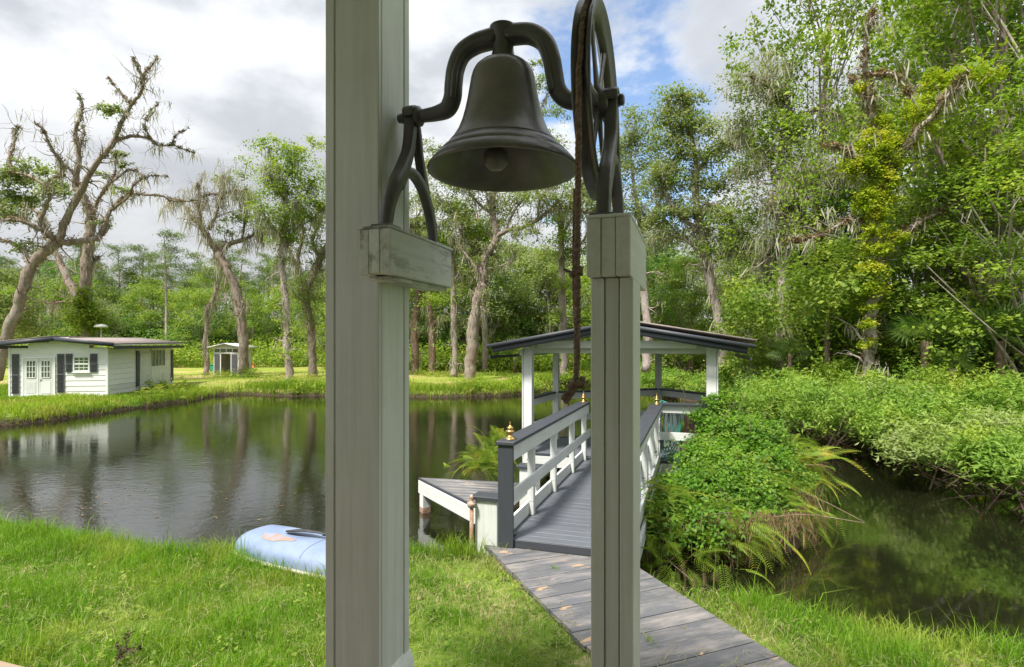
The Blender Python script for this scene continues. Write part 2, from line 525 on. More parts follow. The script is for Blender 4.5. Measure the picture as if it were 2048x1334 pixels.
PONDP, ISLEP, ISLETP = smooth_poly(POND, 2), smooth_poly(ISLE, 2), smooth_poly(ISLET, 2)


def wob(x, y):
    return (np.sin(x * 1.7 + y * 0.6) + np.sin(y * 2.3 - x * 0.9 + 1.0) * 0.7 + np.sin(x * 5.1 + y * 3.7) * 0.35) / 2.05


def land(X, Y):
    """distance inland (positive on land)"""
    w_ = -sdist(PONDP, X, Y)
    far = np.clip((Y - 15) / 15, 0, 1)
    w_ = w_ + wob(X * 1.3, Y * 1.3) * (0.06 + 0.18 * far)
    return np.maximum(np.maximum(w_, sdist(ISLEP, X, Y)), sdist(ISLETP, X, Y))


def ground_h(X, Y, s=None):
    s = land(X, Y) if s is None else s
    up = np.clip(s / 0.22, 0, 1)
    h = np.where(s > 0, 0.02 + GROUND_H * 0.75 * (up ** 0.55) + 0.09 * np.clip(s / 1.8, 0, 1), np.maximum(s * 0.9, -0.9))
    h += np.clip(s, 0, 1) * 0.035 * wob(X * 0.6 + 3, Y * 0.7)
    far = np.clip((Y - 26) / 12, 0, 1) * np.clip(s / 2, 0, 1)
    h += far * (0.10 + 0.10 * np.sin(X * 0.11) * np.sin(Y * 0.09 + 1))
    isl = np.clip(sdist(ISLEP, X, Y) / 1.0, 0, 1)
    return h + isl * 0.45


def axis(lo, hi, f0, f1, fs, cs, ext):
    a = np.concatenate([np.arange(lo, f0, cs), np.arange(f0, f1, fs), np.arange(f1, hi + cs, cs)])
    out = [a[-1]]
    st = cs
    while out[-1] < ext:
        st *= 1.35
        out.append(out[-1] + st)
    neg = [a[0]]
    st = cs
    while neg[-1] > -ext:
        st *= 1.35
        neg.append(neg[-1] - st)
    return np.concatenate([np.array(neg[:0:-1]), a, np.array(out[1:])])


gx = axis(-32, 24, -10, 8.6, 0.10, 0.33, 900)
gy = axis(-3, 46, 3.2, 11, 0.10, 0.28, 1200)
X, Y = np.meshgrid(gx, gy, indexing='ij')
S = land(X, Y)
Zg = ground_h(X, Y, S)
g = Geo()
nx, ny = X.shape
i = (np.arange(nx - 1)[:, None] * ny + np.arange(ny - 1)[None, :]).ravel()
g.add(np.stack([X, Y, Zg], -1), np.stack([i, i + ny, i + ny + 1, i + 1], -1), tint=S.ravel())

m, n = newmat('ground')
pos = n.n('ShaderNodeNewGeometry').outputs['Position']
nz = n.n('ShaderNodeSeparateXYZ', {0: n.n('ShaderNodeNewGeometry').outputs['Normal']}).outputs[2]
sy = n.n('ShaderNodeSeparateXYZ', {0: pos}).outputs[1]
f1 = n.noise(pos, 0.22, 5, 0.6)
f2 = n.noise(pos, 2.2, 6, 0.65)
f3 = n.noise(pos, 14, 4, 0.7)
grass = n.mix(n.n('ShaderNodeMapRange', {0: f2, 1: 0.35, 2: 0.65}).outputs[0], (0.07, 0.13, 0.015), (0.15, 0.21, 0.03))
tanc = n.mix(f3, (0.30, 0.25, 0.12), (0.40, 0.34, 0.18))
mead = n.mix(n.n('ShaderNodeMapRange', {0: f1, 1: 0.42, 2: 0.60}).outputs[0], (0.21, 0.27, 0.04), (0.34, 0.31, 0.09))
mead = n.mix(n.n('ShaderNodeMapRange', {0: n.math('ADD', n.math('MULTIPLY', f1, 0.6), n.math('MULTIPLY', f2, 0.4)), 1: 0.54, 2: 0.60}).outputs[0], mead, (0.42, 0.32, 0.17))
farf = n.n('ShaderNodeMapRange', {0: sy, 1: 24, 2: 33}).outputs[0]
base = n.mix(farf, grass, mead)
nearbare = n.n('ShaderNodeMapRange', {0: n.math('ADD', n.math('MULTIPLY', n.noise(pos, 1.3, 4, 0.6), 0.8), n.math('MULTIPLY', f3, 0.3)), 1: 0.60, 2: 0.72}).outputs[0]
base = n.mix(n.math('MULTIPLY', nearbare, n.math('SUBTRACT', 1.0, farf)), base, tanc)
bankm = n.n('ShaderNodeMapRange', {0: n.n('ShaderNodeAttribute', attribute_name='tint').outputs['Fac'], 1: 0.06, 2: 0.17, 3: 1.0, 4: 0.0}).outputs[0]
soil = n.mix(f3, (0.035, 0.027, 0.018), (0.085, 0.065, 0.042))
base = n.mix(bankm, base, soil)
base = n.n('ShaderNodeVectorMath', {0: base, 3: n.n('ShaderNodeMapRange', {0: f3, 1: 0.3, 2: 0.7, 3: 0.75, 4: 1.15}).outputs[0]}, operation='SCALE').outputs[0]
finish(n, n.n('ShaderNodeBsdfPrincipled', {'Base Color': base, 'Roughness': 0.95, 'Specular IOR Level': 0.1, 'Normal': bump(n, f3, 0.8, 0.03)}).outputs[0])
tag(g.build('ground', m, smooth=True), kind='structure')

m, n = newmat('pond_water')
pos = n.n('ShaderNodeNewGeometry').outputs['Position']
s1 = n.n('ShaderNodeVectorMath', {0: pos, 1: (1.0, 1.35, 1.0)}, operation='MULTIPLY').outputs[0]
big_ = n.noise(s1, 0.22, 3, 0.5)
rip = n.noise(s1, 5.0, 3, 0.55, 0.6)
rip2 = n.noise(s1, 15.0, 3, 0.6, 0.3)
swell = n.noise(s1, 1.1, 2, 0.5, 0.8)
calm = n.n('ShaderNodeMapRange', {0: big_, 1: 0.42, 2: 0.62, 3: 0.35, 4: 1.0}).outputs[0]
sx_ = n.n('ShaderNodeSeparateXYZ', {0: pos}).outputs[0]
creek = n.n('ShaderNodeMapRange', {0: sx_, 1: 0.5, 2: 2.5, 3: 1.0, 4: 0.25}).outputs[0]
h_ = n.math('ADD', n.math('MULTIPLY', n.math('ADD', n.math('MULTIPLY', rip, 0.9), n.math('MULTIPLY', rip2, 0.35)), calm), n.math('MULTIPLY', swell, 0.5))
nb = n.n('ShaderNodeBump', {'Height': h_, 'Strength': n.math('MULTIPLY', creek, 0.55), 'Distance': 0.0085}).outputs[0]
f2 = n.noise(pos, 0.8, 4, 0.6)
wcol = n.mix(f2, (0.006, 0.007, 0.003), (0.012, 0.013, 0.006))
b = n.n('ShaderNodeBsdfPrincipled', {'Base Color': wcol, 'Roughness': 0.03, 'IOR': 2.5, 'Normal': nb, 'Specular IOR Level': 0.5})
finish(n, b.outputs[0])
g = Geo()
g.add([(-70, 1, 0), (24, 1, 0), (24, 44, 0), (-70, 44, 0)], [(0, 1, 2, 3)])
tag(g.build('water', m), kind='structure')

# small floating leaves on the water
rng = np.random.default_rng(5)
g = Geo()
for k in range(90):
    p = onh(rng.uniform(60, 330), rng.uniform(945, 1035), 0.004) if k < 60 else onh(rng.uniform(380, 640), rng.uniform(880, 1040), 0.004)
    a, s = rng.uniform(0, 6.28), rng.uniform(0.015, 0.04)
    c_, s_ = math.cos(a) * s, math.sin(a) * s
    g.add([(p.x - c_, p.y - s_, 0.005), (p.x + s_ * 0.5, p.y - c_ * 0.5, 0.006), (p.x + c_, p.y + s_, 0.012), (p.x - s_ * 0.5, p.y + c_ * 0.5, 0.006)], [(0, 1, 2, 3)], tint=np.full(4, rng.random()))
tag(g.build('floating_leaves', L_BRN), kind='stuff')

# ------------------------------------------------------------------ the house porch (ceiling and house wall are unseen, added to give shading)
D_ = Vector((0.309, 0.951, 0)).normalized()
N_ = Vector((0.951, -0.309, 0)).normalized()
O_ = Vector((-0.358, 1.684, CZ))


def loc(nn, dd, h):
    return O_ + N_ * nn + D_ * dd + Vector((0, 0, h))


def hbox(name, n0, n1, d0, d1, h0, h1, mat, parent, along='h', bev=0.003):
    """box in the porch frame; along = axis of the grain"""
    c = loc((n0 + n1) / 2, (d0 + d1) / 2, (h0 + h1) / 2)
    a, b_, h = n1 - n0, d1 - d0, h1 - h0
    if along == 'h':
        return box(name, c, (h, a, b_), mat, parent, (0, 0, 1), D_, bev)
    if along == 'd':
        return box(name, c, (b_, a, h), mat, parent, D_, (0, 0, 1), bev)
    return box(name, c, (a, b_, h), mat, parent, N_, (0, 0, 1), bev)


FLOOR = -1.50
tag(hbox('porch_floor', -6, 6, -3.2, 0.326, FLOOR - 0.05, FLOOR, RAWW, None, 'n'), kind='structure')
tag(hbox('unseen_shade_ceiling', -1.7, 6, -3.2, 0.34, 1.98, 2.1, CEIL, None, 'n'), kind='structure')  # unseen, added and sized to keep sun off the posts
tag(hbox('unseen_shade_wall', -6, 6, -3.4, -3.2, FLOOR - 0.8, 2.1, WALLG, None, 'n'), kind='structure')  # unseen, added behind the camera for shading and bounce on the posts
tag(hbox('porch_skirt', -6, 6, 0.26, 0.30, -2.3, FLOOR - 0.055, SIDING, None, 'n'), kind='structure')

col_ = empty('porch_column', loc(-0.208, 0.209, FLOOR), 'large square boxed white porch column left of the bell with a weathered bracket block on its side', 'column')
n1, n0, d0, d1 = -0.108, -0.308, 0.109, 0.309
hbox('core_post', n0 + 0.019, n1 - 0.019, d0 + 0.012, d1 - 0.012, FLOOR, 1.978, PORCHW, col_)
hbox('front_board', n0 + 0.036, n1 - 0.0005, d0, d0 + 0.018, -1.10, 1.975, PORCHW, col_)
hbox('corner_trim', n0, n0 + 0.034, d0 - 0.002, d0 + 0.018, -1.10, 1.975, PORCHW, col_)
hbox('side_board', n1 - 0.019, n1, d0 + 0.020, d1 - 0.036, -1.10, 1.975, PORCHW, col_)
hbox('corner_trim', n1 - 0.019, n1 + 0.003, d1 - 0.034, d1, -1.10, 1.975, PORCHW, col_)
hbox('side_board', n0 - 0.001, n0 + 0.018, d0 + 0.020, d1, -1.10, 1.975, PORCHW, col_)
# flared plinth
g = Geo()
p0 = 0.012
rings = [(0.0, -1.075), (0.006, -1.082), (0.014, -1.12), (0.014, FLOOR)]
vs = []
for e, h in rings:
    for a_, b_ in ((n0 - e, d0 - e), (n1 + e, d0 - e), (n1 + e, d1 + e), (n0 - e, d1 + e)):
        vs.append(tuple(loc(a_, b_, h)))
qs = []
for k in range(len(rings) - 1):
    for j in range(4):
        qs.append((k * 4 + (j + 1) % 4, k * 4 + j, (k + 1) * 4 + j, (k + 1) * 4 + (j + 1) % 4))
g.add(vs, qs)
g.build('plinth', PORCHW, col_)
# bracket block: three boards on edge, spacer and thin cap board
bl_n = [-0.114, -0.0765, -0.039, -0.0015]
for k in range(3):
    hbox('block_board', bl_n[k] + (0.0012 if k else 0.004), bl_n[k + 1] - 0.0012, 0.003 * (k == 0), 0.452 - 0.004 * k, 0.209 + (0.004 if k == 1 else 0.0), 0.345, BLOCKW, col_, 'd', 0.0025)
hbox('cap_board', -0.114, 0.0, 0.0, 0.452, 0.3455, 0.354, BLOCKW, col_, 'd', 0.002)
hbox('soffit_board', -0.108, -0.020, 0.05, 0.44, 0.197, 0.2085, BLOCKW, col_, 'd', 0.002)

# right post: three boards face on, with block on top
NB = 0.592
post = empty('bell_post', loc(NB + 0.05, 0.13, FLOOR), 'tall slim white post of three boards standing under the bell wheel', 'post')
for k in range(3):
    a = NB - 0.004 + k * 0.0385
    hbox('post_board', a + 0.0014, a + 0.0385 - 0.0014, 0.030 + (0.0025 if k == 1 else 0), 0.226 - 0.004 * k, FLOOR, 0.176, PORCHW, post, 'h', 0.0022)
for k in range(3):
    a = NB - 0.010 + k * 0.0390
    hbox('block_board', a + 0.0010, a + 0.0390 - 0.0010, 0.002 * (k == 1), 0.475 - 0.003 * k, 0.178, 0.331, PORCHW, post, 'd', 0.0022)
hbox('cap_board', NB - 0.0115, NB + 0.108, -0.001, 0.476, 0.3315, 0.340, PORCHW, post, 'd', 0.002)

# ------------------------------------------------------------------ the bell
bell = empty('farm_bell', loc(0.275, 0.22, 0.345), 'dark cast iron farm bell with curved yoke and spoked rope wheel between the two posts', 'bell')
MB = Matrix.Translation(loc(0.275, 0.22, 0))
outer = [(0.0, 0.897), (0.03, 0.897), (0.055, 0.894), (0.075, 0.886), (0.089, 0.873), (0.097, 0.858), (0.102, 0.840), (0.107, 0.810), (0.113, 0.775), (0.121, 0.738), (0.131, 0.703),
         (0.144, 0.672), (0.160, 0.646), (0.176, 0.626), (0.1785, 0.6225), (0.1780, 0.620), (0.181, 0.6185), (0.196, 0.605), (0.212, 0.588), (0.2125, 0.5855), (0.216, 0.5835), (0.228, 0.569), (0.237, 0.557), (0.2395, 0.551), (0.237, 0.546)]
inner = [(0.231, 0.546), (0.222, 0.556), (0.200, 0.575), (0.165, 0.605), (0.135, 0.650), (0.112, 0.710), (0.096, 0.790), (0.085, 0.850), (0.0, 0.870)]
g = Geo()
lathe(g, outer + inner, 96, MB)
g.build('bell_shell', IRON, bell, smooth=True)
g = Geo()
lathe(g, [(0.0, 0.548), (0.022, 0.552), (0.036, 0.566), (0.041, 0.585), (0.036, 0.604), (0.022, 0.618), (0.012, 0.626), (0.009, 0.70), (0.009, 0.865), (0.0, 0.866)], 28, Matrix.Translation(loc(0.262, 0.19, -0.004)))
g.build('clapper', IRON, bell, smooth=True)


def catmull(P, per=8):
    P = [np.array(p, float) for p in P]
    P = [2 * P[0] - P[1]] + P + [2 * P[-1] - P[-2]]
    out = []
    for k in range(1, len(P) - 2):
        a, b_, c, d = P[k - 1:k + 3]
        for t in np.arange(per) / per:
            out.append(0.5 * ((2 * b_) + (-a + c) * t + (2 * a - 5 * b_ + 4 * c - d) * t * t + (-a + 3 * b_ - 3 * c + d) * t ** 3))
    out.append(P[-2])
    return np.array(out)


# yoke: n, h, radius
yk = [(-0.035, 0.760, 0.021), (0.0, 0.760, 0.022), (0.045, 0.762, 0.025), (0.082, 0.772, 0.029), (0.100, 0.805, 0.030), (0.104, 0.85, 0.030), (0.112, 0.90, 0.030), (0.135, 0.945, 0.031),
      (0.180, 0.968, 0.032), (0.230, 0.975, 0.033), (0.275, 0.977, 0.033), (0.320, 0.977, 0.033), (0.370, 0.968, 0.032), (0.412, 0.935, 0.030), (0.432, 0.885, 0.029), (0.442, 0.835, 0.028), (0.452, 0.785, 0.028),
      (0.478, 0.752, 0.027), (0.515, 0.738, 0.025), (0.56, 0.734, 0.021), (0.60, 0.730, 0.018), (0.640, 0.727, 0.016)]
cm = catmull(yk, 6)
g = Geo()
P_ = [loc(a, 0.22, b_) for a, b_, r in cm]
tube(g, P_, cm[:, 2], 20)
# slight flattening in depth
g.build('yoke', IRON2, bell, smooth=True)
g = Geo()
for off, hh, rr in ((0, 0, 0.012),):
    cm2 = catmull([(0.10, 0.805), (0.104, 0.85), (0.112, 0.90), (0.135, 0.945), (0.180, 0.968), (0.243, 0.974)], 6)
    tube(g, [loc(a + 0.012, 0.193, b_ - 0.012) for a, b_ in cm2], 0.010, 8)
    cm2 = catmull([(0.307, 0.976), (0.370, 0.968), (0.412, 0.935), (0.432, 0.885), (0.442, 0.835), (0.452, 0.785)], 6)
    tube(g, [loc(a - 0.012, 0.193, b_ - 0.012) for a, b_ in cm2], 0.010, 8)
g.build('yoke_rib', IRON2, bell, smooth=True)
g = Geo()
lathe(g, [(0.0, 0.885), (0.052, 0.886), (0.050, 0.895), (0.040, 0.905), (0.034, 0.93), (0.033, 0.96), (0.038, 0.985), (0.043, 1.000), (0.043, 1.006), (0.030, 1.008), (0.028, 1.000), (0.012, 1.000), (0.012, 1.014), (0.0, 1.015)], 24, MB)
g.build('yoke_boss', IRON2, bell, smooth=True)
MX = Matrix(((N_.x, D_.x, 0, 0), (N_.y, D_.y, 0, 0), (0, 0, 1, 0), (0, 0, 0, 1))) @ Matrix(((0, 0, 1, 0), (1, 0, 0, 0), (0, 1, 0, 0), (0, 0, 0, 1)))   # local Z -> N


def disc(name, nn, dd, h, prof, segs, mat, parent, smooth=True):
    g = Geo()
    lathe(g, prof, segs, Matrix.Translation(loc(nn, dd, h)) @ MX)
    return g.build(name, mat, parent, smooth=smooth)


disc('collar', -0.022, 0.22, 0.760, [(0, -0.012), (0.026, -0.012), (0.033, -0.006), (0.033, 0.004), (0.026, 0.010), (0.022, 0.012)], 24, IRON2, bell)
disc('collar', -0.052, 0.22, 0.760, [(0.0, -0.045), (0.014, -0.045), (0.017, -0.03), (0.016, 0.0), (0.016, 0.03)], 20, IRON2, bell)
disc('axle_end', 0.638, 0.22, 0.727, [(0.014, -0.05), (0.014, 0.004), (0.017, 0.006), (0.017, 0.014), (0.012, 0.018), (0, 0.018)], 20, IRON2, bell)

# wheel
WN, WH, WR = 0.578, 0.722, 0.268
wheel = bpy.data.objects.new('rope_wheel', None)
link(wheel, bell, Matrix.Translation(loc(WN, 0.22, WH)))
disc('rim', WN, 0.22, WH, [(WR - 0.045, -0.010), (WR - 0.022, -0.014), (WR + 0.006, -0.026), (WR + 0.012, -0.024), (WR + 0.012, -0.018), (WR - 0.010, -0.004), (WR - 0.010, 0.004), (WR + 0.012, 0.018),
                           (WR + 0.012, 0.024), (WR + 0.006, 0.026), (WR - 0.022, 0.014), (WR - 0.045, 0.010), (WR - 0.045, -0.010)], 96, IRON2, wheel)
disc('hub', WN, 0.22, WH, [(0.014, -0.034), (0.036, -0.034), (0.040, -0.026), (0.043, 0.0), (0.040, 0.026), (0.036, 0.034), (0.014, 0.034)], 32, IRON2, wheel)
for k in range(6):
    a = R(62 + 60 * k)
    g = Geo()
    for t0, t1 in ((0.030, WR - 0.03),):
        pts = [loc(WN, 0.22 + math.cos(a) * r, WH + math.sin(a) * r) for r in np.linspace(t0, t1, 8)]
        rr = np.array([0.024, 0.019, 0.016, 0.0145, 0.0135, 0.014, 0.017, 0.024])
        tube(g, pts, rr, 12)
    # flatten along the axle direction
    v = g.v[0]
    c = np.array(loc(WN, 0.22, WH))
    nn_ = np.array(N_)
    dd_ = (v - c) @ nn_
    g.v[0] = v - np.outer(dd_ * 0.55, nn_)
    g.build('spoke', IRON2, wheel, smooth=True)


def flatbar(g, path, wid, nc, thick):
    """bar swept in the (d, h) plane with given width, thickness along n; rounded section"""
    cm_ = catmull([(a, b_, 0) for a, b_ in path], 7)[:, :2]
    wv = np.interp(np.linspace(0, 1, len(cm_)), np.linspace(0, 1, len(wid)), wid)
    T = np.gradient(cm_, axis=0)
    T /= np.linalg.norm(T, axis=1)[:, None]
    Nn = np.stack([-T[:, 1], T[:, 0]], 1)
    sec = [(-1, -0.7), (-0.8, -1), (0.8, -1), (1, -0.7), (1, 0.7), (0.8, 1), (-0.8, 1), (-1, 0.7)]
    v = []
    for p, q_, w_ in zip(cm_, Nn, wv):
        for a, b_ in sec:
            x = p + q_ * a * w_ / 2
            v.append(tuple(loc(nc + b_ * thick / 2, x[0], x[1])))
    k = len(sec)
    i_ = np.arange(len(cm_) - 1)[:, None] * k
    j_ = np.arange(k)[None, :]
    q = np.stack([i_ + j_, i_ + (j_ + 1) % k, i_ + k + (j_ + 1) % k, i_ + k + j_], -1).reshape(-1, 4)
    e = (len(cm_) - 1) * k
    q = np.concatenate([q, [[7, 6, 1, 0], [6, 5, 2, 1], [5, 4, 3, 2], [e, e + 1, e + 6, e + 7], [e + 1, e + 2, e + 5, e + 6], [e + 2, e + 3, e + 4, e + 5]]])
    g.add(v, q)


for nc, base, top, th in ((-0.047, 0.354, 0.760, 0.034), (0.620, 0.340, 0.727, 0.036)):
    s = (top - base) / 0.40
    st_ = bpy.data.objects.new('stand', None)
    link(st_, bell, Matrix.Translation(loc(nc, 0.22, base)))

    def H(v):
        return [(a, base + b_ * s) for a, b_ in v]
    g = Geo()
    flatbar(g, H([(0.215, 0.415), (0.207, 0.35), (0.190, 0.275), (0.150, 0.205), (0.105, 0.145), (0.070, 0.085), (0.050, 0.02), (0.048, 0.006)]), [0.030, 0.034, 0.036, 0.046, 0.050, 0.040, 0.034, 0.034], nc, th)
    g.build('front_leg', IRON2, st_, smooth=True)
    g = Geo()
    flatbar(g, H([(0.125, 0.150), (0.165, 0.200), (0.225, 0.213), (0.290, 0.185), (0.340, 0.125), (0.372, 0.055), (0.380, -0.001)]), [0.040, 0.034, 0.028, 0.028, 0.028, 0.027, 0.028], nc, th * 0.93)
    g.build('rear_leg', IRON2, st_, smooth=True)
    g = Geo()
    flatbar(g, H([(0.228, 0.412), (0.252, 0.36), (0.268, 0.29), (0.292, 0.225), (0.318, 0.165)]), [0.030, 0.022, 0.020, 0.024, 0.030], nc, th * 0.85)
    g.build('strut', IRON2, st_, smooth=True)
    g = Geo()
    flatbar(g, [(0.190, top - 0.006), (0.192, top + 0.018), (0.22, top + 0.030), (0.248, top + 0.018), (0.250, top - 0.006)], [0.014, 0.014, 0.014], nc, th * 1.1)
    g.build('bearing_cap', IRON2, st_, smooth=True)
    hbox('foot_plate', nc - 0.032, nc + 0.034, 0.015, 0.085, base + 0.0005, base + 0.009, IRON2, st_, 'd')
    hbox('foot_plate', nc - 0.030, nc + 0.030, 0.350, 0.415, base + 0.0005, base + 0.009, IRON2, st_, 'd')

# rope
rope = empty('bell_rope', loc(WN - 0.005, 0.22 - WR, 0.72), 'old brown rope hanging from the bell wheel with two knots and a frayed end', 'rope')


def jit(P, amp, rng):
    P = np.array([tuple(p) for p in P])
    nse = rng.normal(0, amp, P.shape)
    for _ in range(2):
        nse[1:-1] = (nse[:-2] + nse[1:-1] * 2 + nse[2:]) / 4
    return P + nse


rng = np.random.default_rng(3)


def strand(name, pts, r, mat, twist=2, amp=0.0012, fuzz=True):
    """laid rope: three thin strands twisted about the path, plus loose fibres"""
    P = jit(pts, amp, rng)
    seg = np.linalg.norm(np.diff(P, axis=0), axis=1)
    s_ = np.concatenate([[0], np.cumsum(seg)])
    nn2 = max(8, int(s_[-1] / 0.006))
    u_ = np.linspace(0, s_[-1], nn2)
    Q = np.stack([np.interp(u_, s_, P[:, k]) for k in range(3)], 1)
    T = np.gradient(Q, axis=0)
    T /= np.linalg.norm(T, axis=1)[:, None] + 1e-9
    A = np.cross(T, (0.3, 0.9, 0.1))
    A /= np.linalg.norm(A, axis=1)[:, None]
    B = np.cross(T, A)
    g = Geo()
    for k in range(3):
        ph = u_ / 0.045 * 2 * math.pi + k * 2 * math.pi / 3
        C = Q + (A * np.cos(ph)[:, None] + B * np.sin(ph)[:, None]) * r * 0.45
        tube(g, C, r * 0.62, 6)
    if fuzz:
        nf = int(s_[-1] * 900)
        ii = rng.integers(0, nn2, nf)
        a = rng.uniform(0, 6.28, nf)
        rad = A[ii] * np.cos(a)[:, None] + B[ii] * np.sin(a)[:, None]
        b0 = Q[ii] + rad * r * 0.8
        tp = b0 + rad * rng.uniform(0.002, 0.007, nf)[:, None] + T[ii] * rng.normal(0, 0.005, nf)[:, None]
        sd = np.cross(rad, T[ii]) * 0.0008
        v = np.stack([b0 - sd, b0 + sd, tp], 1).reshape(-1, 3)
        g.add(v, None, np.arange(nf * 3).reshape(-1, 3))
    return g.build(name, mat, rope, smooth=True)


RR = WR + 0.004
arc = [loc(WN, 0.22 + math.cos(a) * RR, WH + math.sin(a) * RR) for a in np.linspace(R(20), R(176), 30)]
down = [loc(WN - 0.004 - 0.006 * t, 0.22 - RR - 0.002, WH - t * (WH + 0.09)) for t in np.linspace(0.02, 1, 36)]
strand('main_strand', arc + down, 0.0085, ROPE)
d2 = [loc(WN - 0.014 - 0.004 * math.sin(t * 5), 0.22 - RR + 0.006, 0.40 - t * 0.49) for t in np.linspace(0, 1, 30)]
strand('back_strand', d2, 0.006, ROPE)


def knot(hc, r, sc):
    c = loc(WN - 0.010, 0.22 - RR - 0.002, hc)
    pts = []
    for t in np.linspace(0, 4.2 * math.pi, 60):
        rr_ = sc * (0.9 + 0.35 * math.sin(t * 0.5))
        pts.append(c + N_ * math.cos(t) * rr_ + D_ * math.sin(t) * rr_ * 0.8 + Vector((0, 0, (t / 13.2 - 0.5) * sc * 1.1 + 0.3 * sc * math.sin(t * 1.5))))
    strand('knot', pts, r, ROPE, amp=0.0006)


knot(0.185, 0.0065, 0.0125)
knot(-0.102, 0.0070, 0.0165)
strand('frayed_end', [loc(WN - 0.010, 0.22 - RR, -0.10), loc(WN - 0.018, 0.22 - RR, -0.118), loc(WN - 0.030, 0.22 - RR - 0.004, -0.136), loc(WN - 0.038, 0.22 - RR - 0.004, -0.150)], 0.009, ROPE, amp=0.0004)
strand('frayed_end', [loc(WN - 0.005, 0.22 - RR, -0.10), loc(WN - 0.022, 0.22 - RR - 0.01, -0.120), loc(WN - 0.040, 0.22 - RR - 0.012, -0.132), loc(WN - 0.046, 0.22 - RR - 0.012, -0.141)], 0.006, ROPE, amp=0.0004)
strand('frayed_end', [loc(WN - 0.018, 0.22 - RR - 0.006, 0.183), loc(WN - 0.030, 0.22 - RR - 0.01, 0.186), loc(WN - 0.041, 0.22 - RR - 0.01, 0.192)], 0.0035, ROPE, amp=0.0004)
# ------------------------------------------------------------------ footbridge (ramp), frame (u along, v across)
Dr = Vector((0.309, 0.951, 0)).normalized()
Nr = Vector((0.951, -0.309, 0)).normalized()
R0 = Vector((0.03, 6.14, 0))
DH = 0.52                                   # deck height over the water


def rp(u, v, h):
    return R0 + Dr * u + Nr * v + Vector((0, 0, h))


def rbox(name, u0, u1, v0, v1, h0, h1, mat, parent, along='u', bev=0.003):
    c = rp((u0 + u1) / 2, (v0 + v1) / 2, (h0 + h1) / 2)
    a, b_, h = u1 - u0, v1 - v0, h1 - h0
    if along == 'u':
        return box(name, c, (a, b_, h), mat, parent, Dr, (0, 0, 1), bev)
    if along == 'v':
        return box(name, c, (b_, a, h), mat, parent, Nr, (0, 0, 1), bev)
    return box(name, c, (h, a, b_), mat, parent, (0, 0, 1), Nr, bev)


def finial(parent, u, v, h, s=1.0, mat=None, pt=None):
    prof = [(0.0, 0.0), (0.062, 0.0), (0.064, 0.008), (0.058, 0.014), (0.040, 0.024), (0.028, 0.040), (0.020, 0.052), (0.024, 0.060), (0.046, 0.074), (0.052, 0.086), (0.050, 0.096), (0.030, 0.104),
            (0.028, 0.112), (0.040, 0.120), (0.036, 0.132), (0.020, 0.142), (0.010, 0.152), (0.008, 0.162), (0.010, 0.170), (0.004, 0.190), (0.0, 0.196)]
    g = Geo()
    lathe(g, [(a * s, b_ * s) for a, b_ in prof], 20, Matrix.Translation(pt if pt is not None else rp(u, v, h)))
    return g.build('finial', mat or BRASS, parent, smooth=True)


rngb = random.Random(4)
bridge = empty('footbridge', rp(0, 0.56, DH), 'grey planked footbridge with white railings and brass finials leading to the gazebo', 'footbridge')
UL, VW = 4.68, 1.12
# deck planks run across
u = 0.0
while u < UL - 0.05:
    wd = 0.14
    rbox('plank', u + 0.002, min(u + wd, UL) - 0.003, -0.13 if u > 0.1 else -0.02, VW + 0.13, DH - 0.036 + rngb.uniform(-0.001, 0.002), DH + rngb.uniform(-0.002, 0.002), DECK, bridge, 'v', 0.004)
    u += wd
rbox('edge_board', -0.028, -0.001, -0.02, VW + 0.10, DH - 0.085, DH - 0.004, DARK, bridge, 'v')
rbox('riser_board', -0.020, 0.004, -0.02, VW + 0.10, DH - 0.24, DH - 0.088, WHITE, bridge, 'v')
for v0 in (-0.17, VW + 0.13):
    rbox('side_stringer', 0.03, UL - 0.01, v0, v0 + 0.038, DH - 0.24, DH - 0.045, WHITE, bridge, 'u')
for uu in (0.6, 2.2, 3.8):
    for v0 in (-0.06, VW - 0.06):
        rbox('pile', uu, uu + 0.12, v0, v0 + 0.12, -0.5, DH - 0.04, WHITE, bridge, 'h')
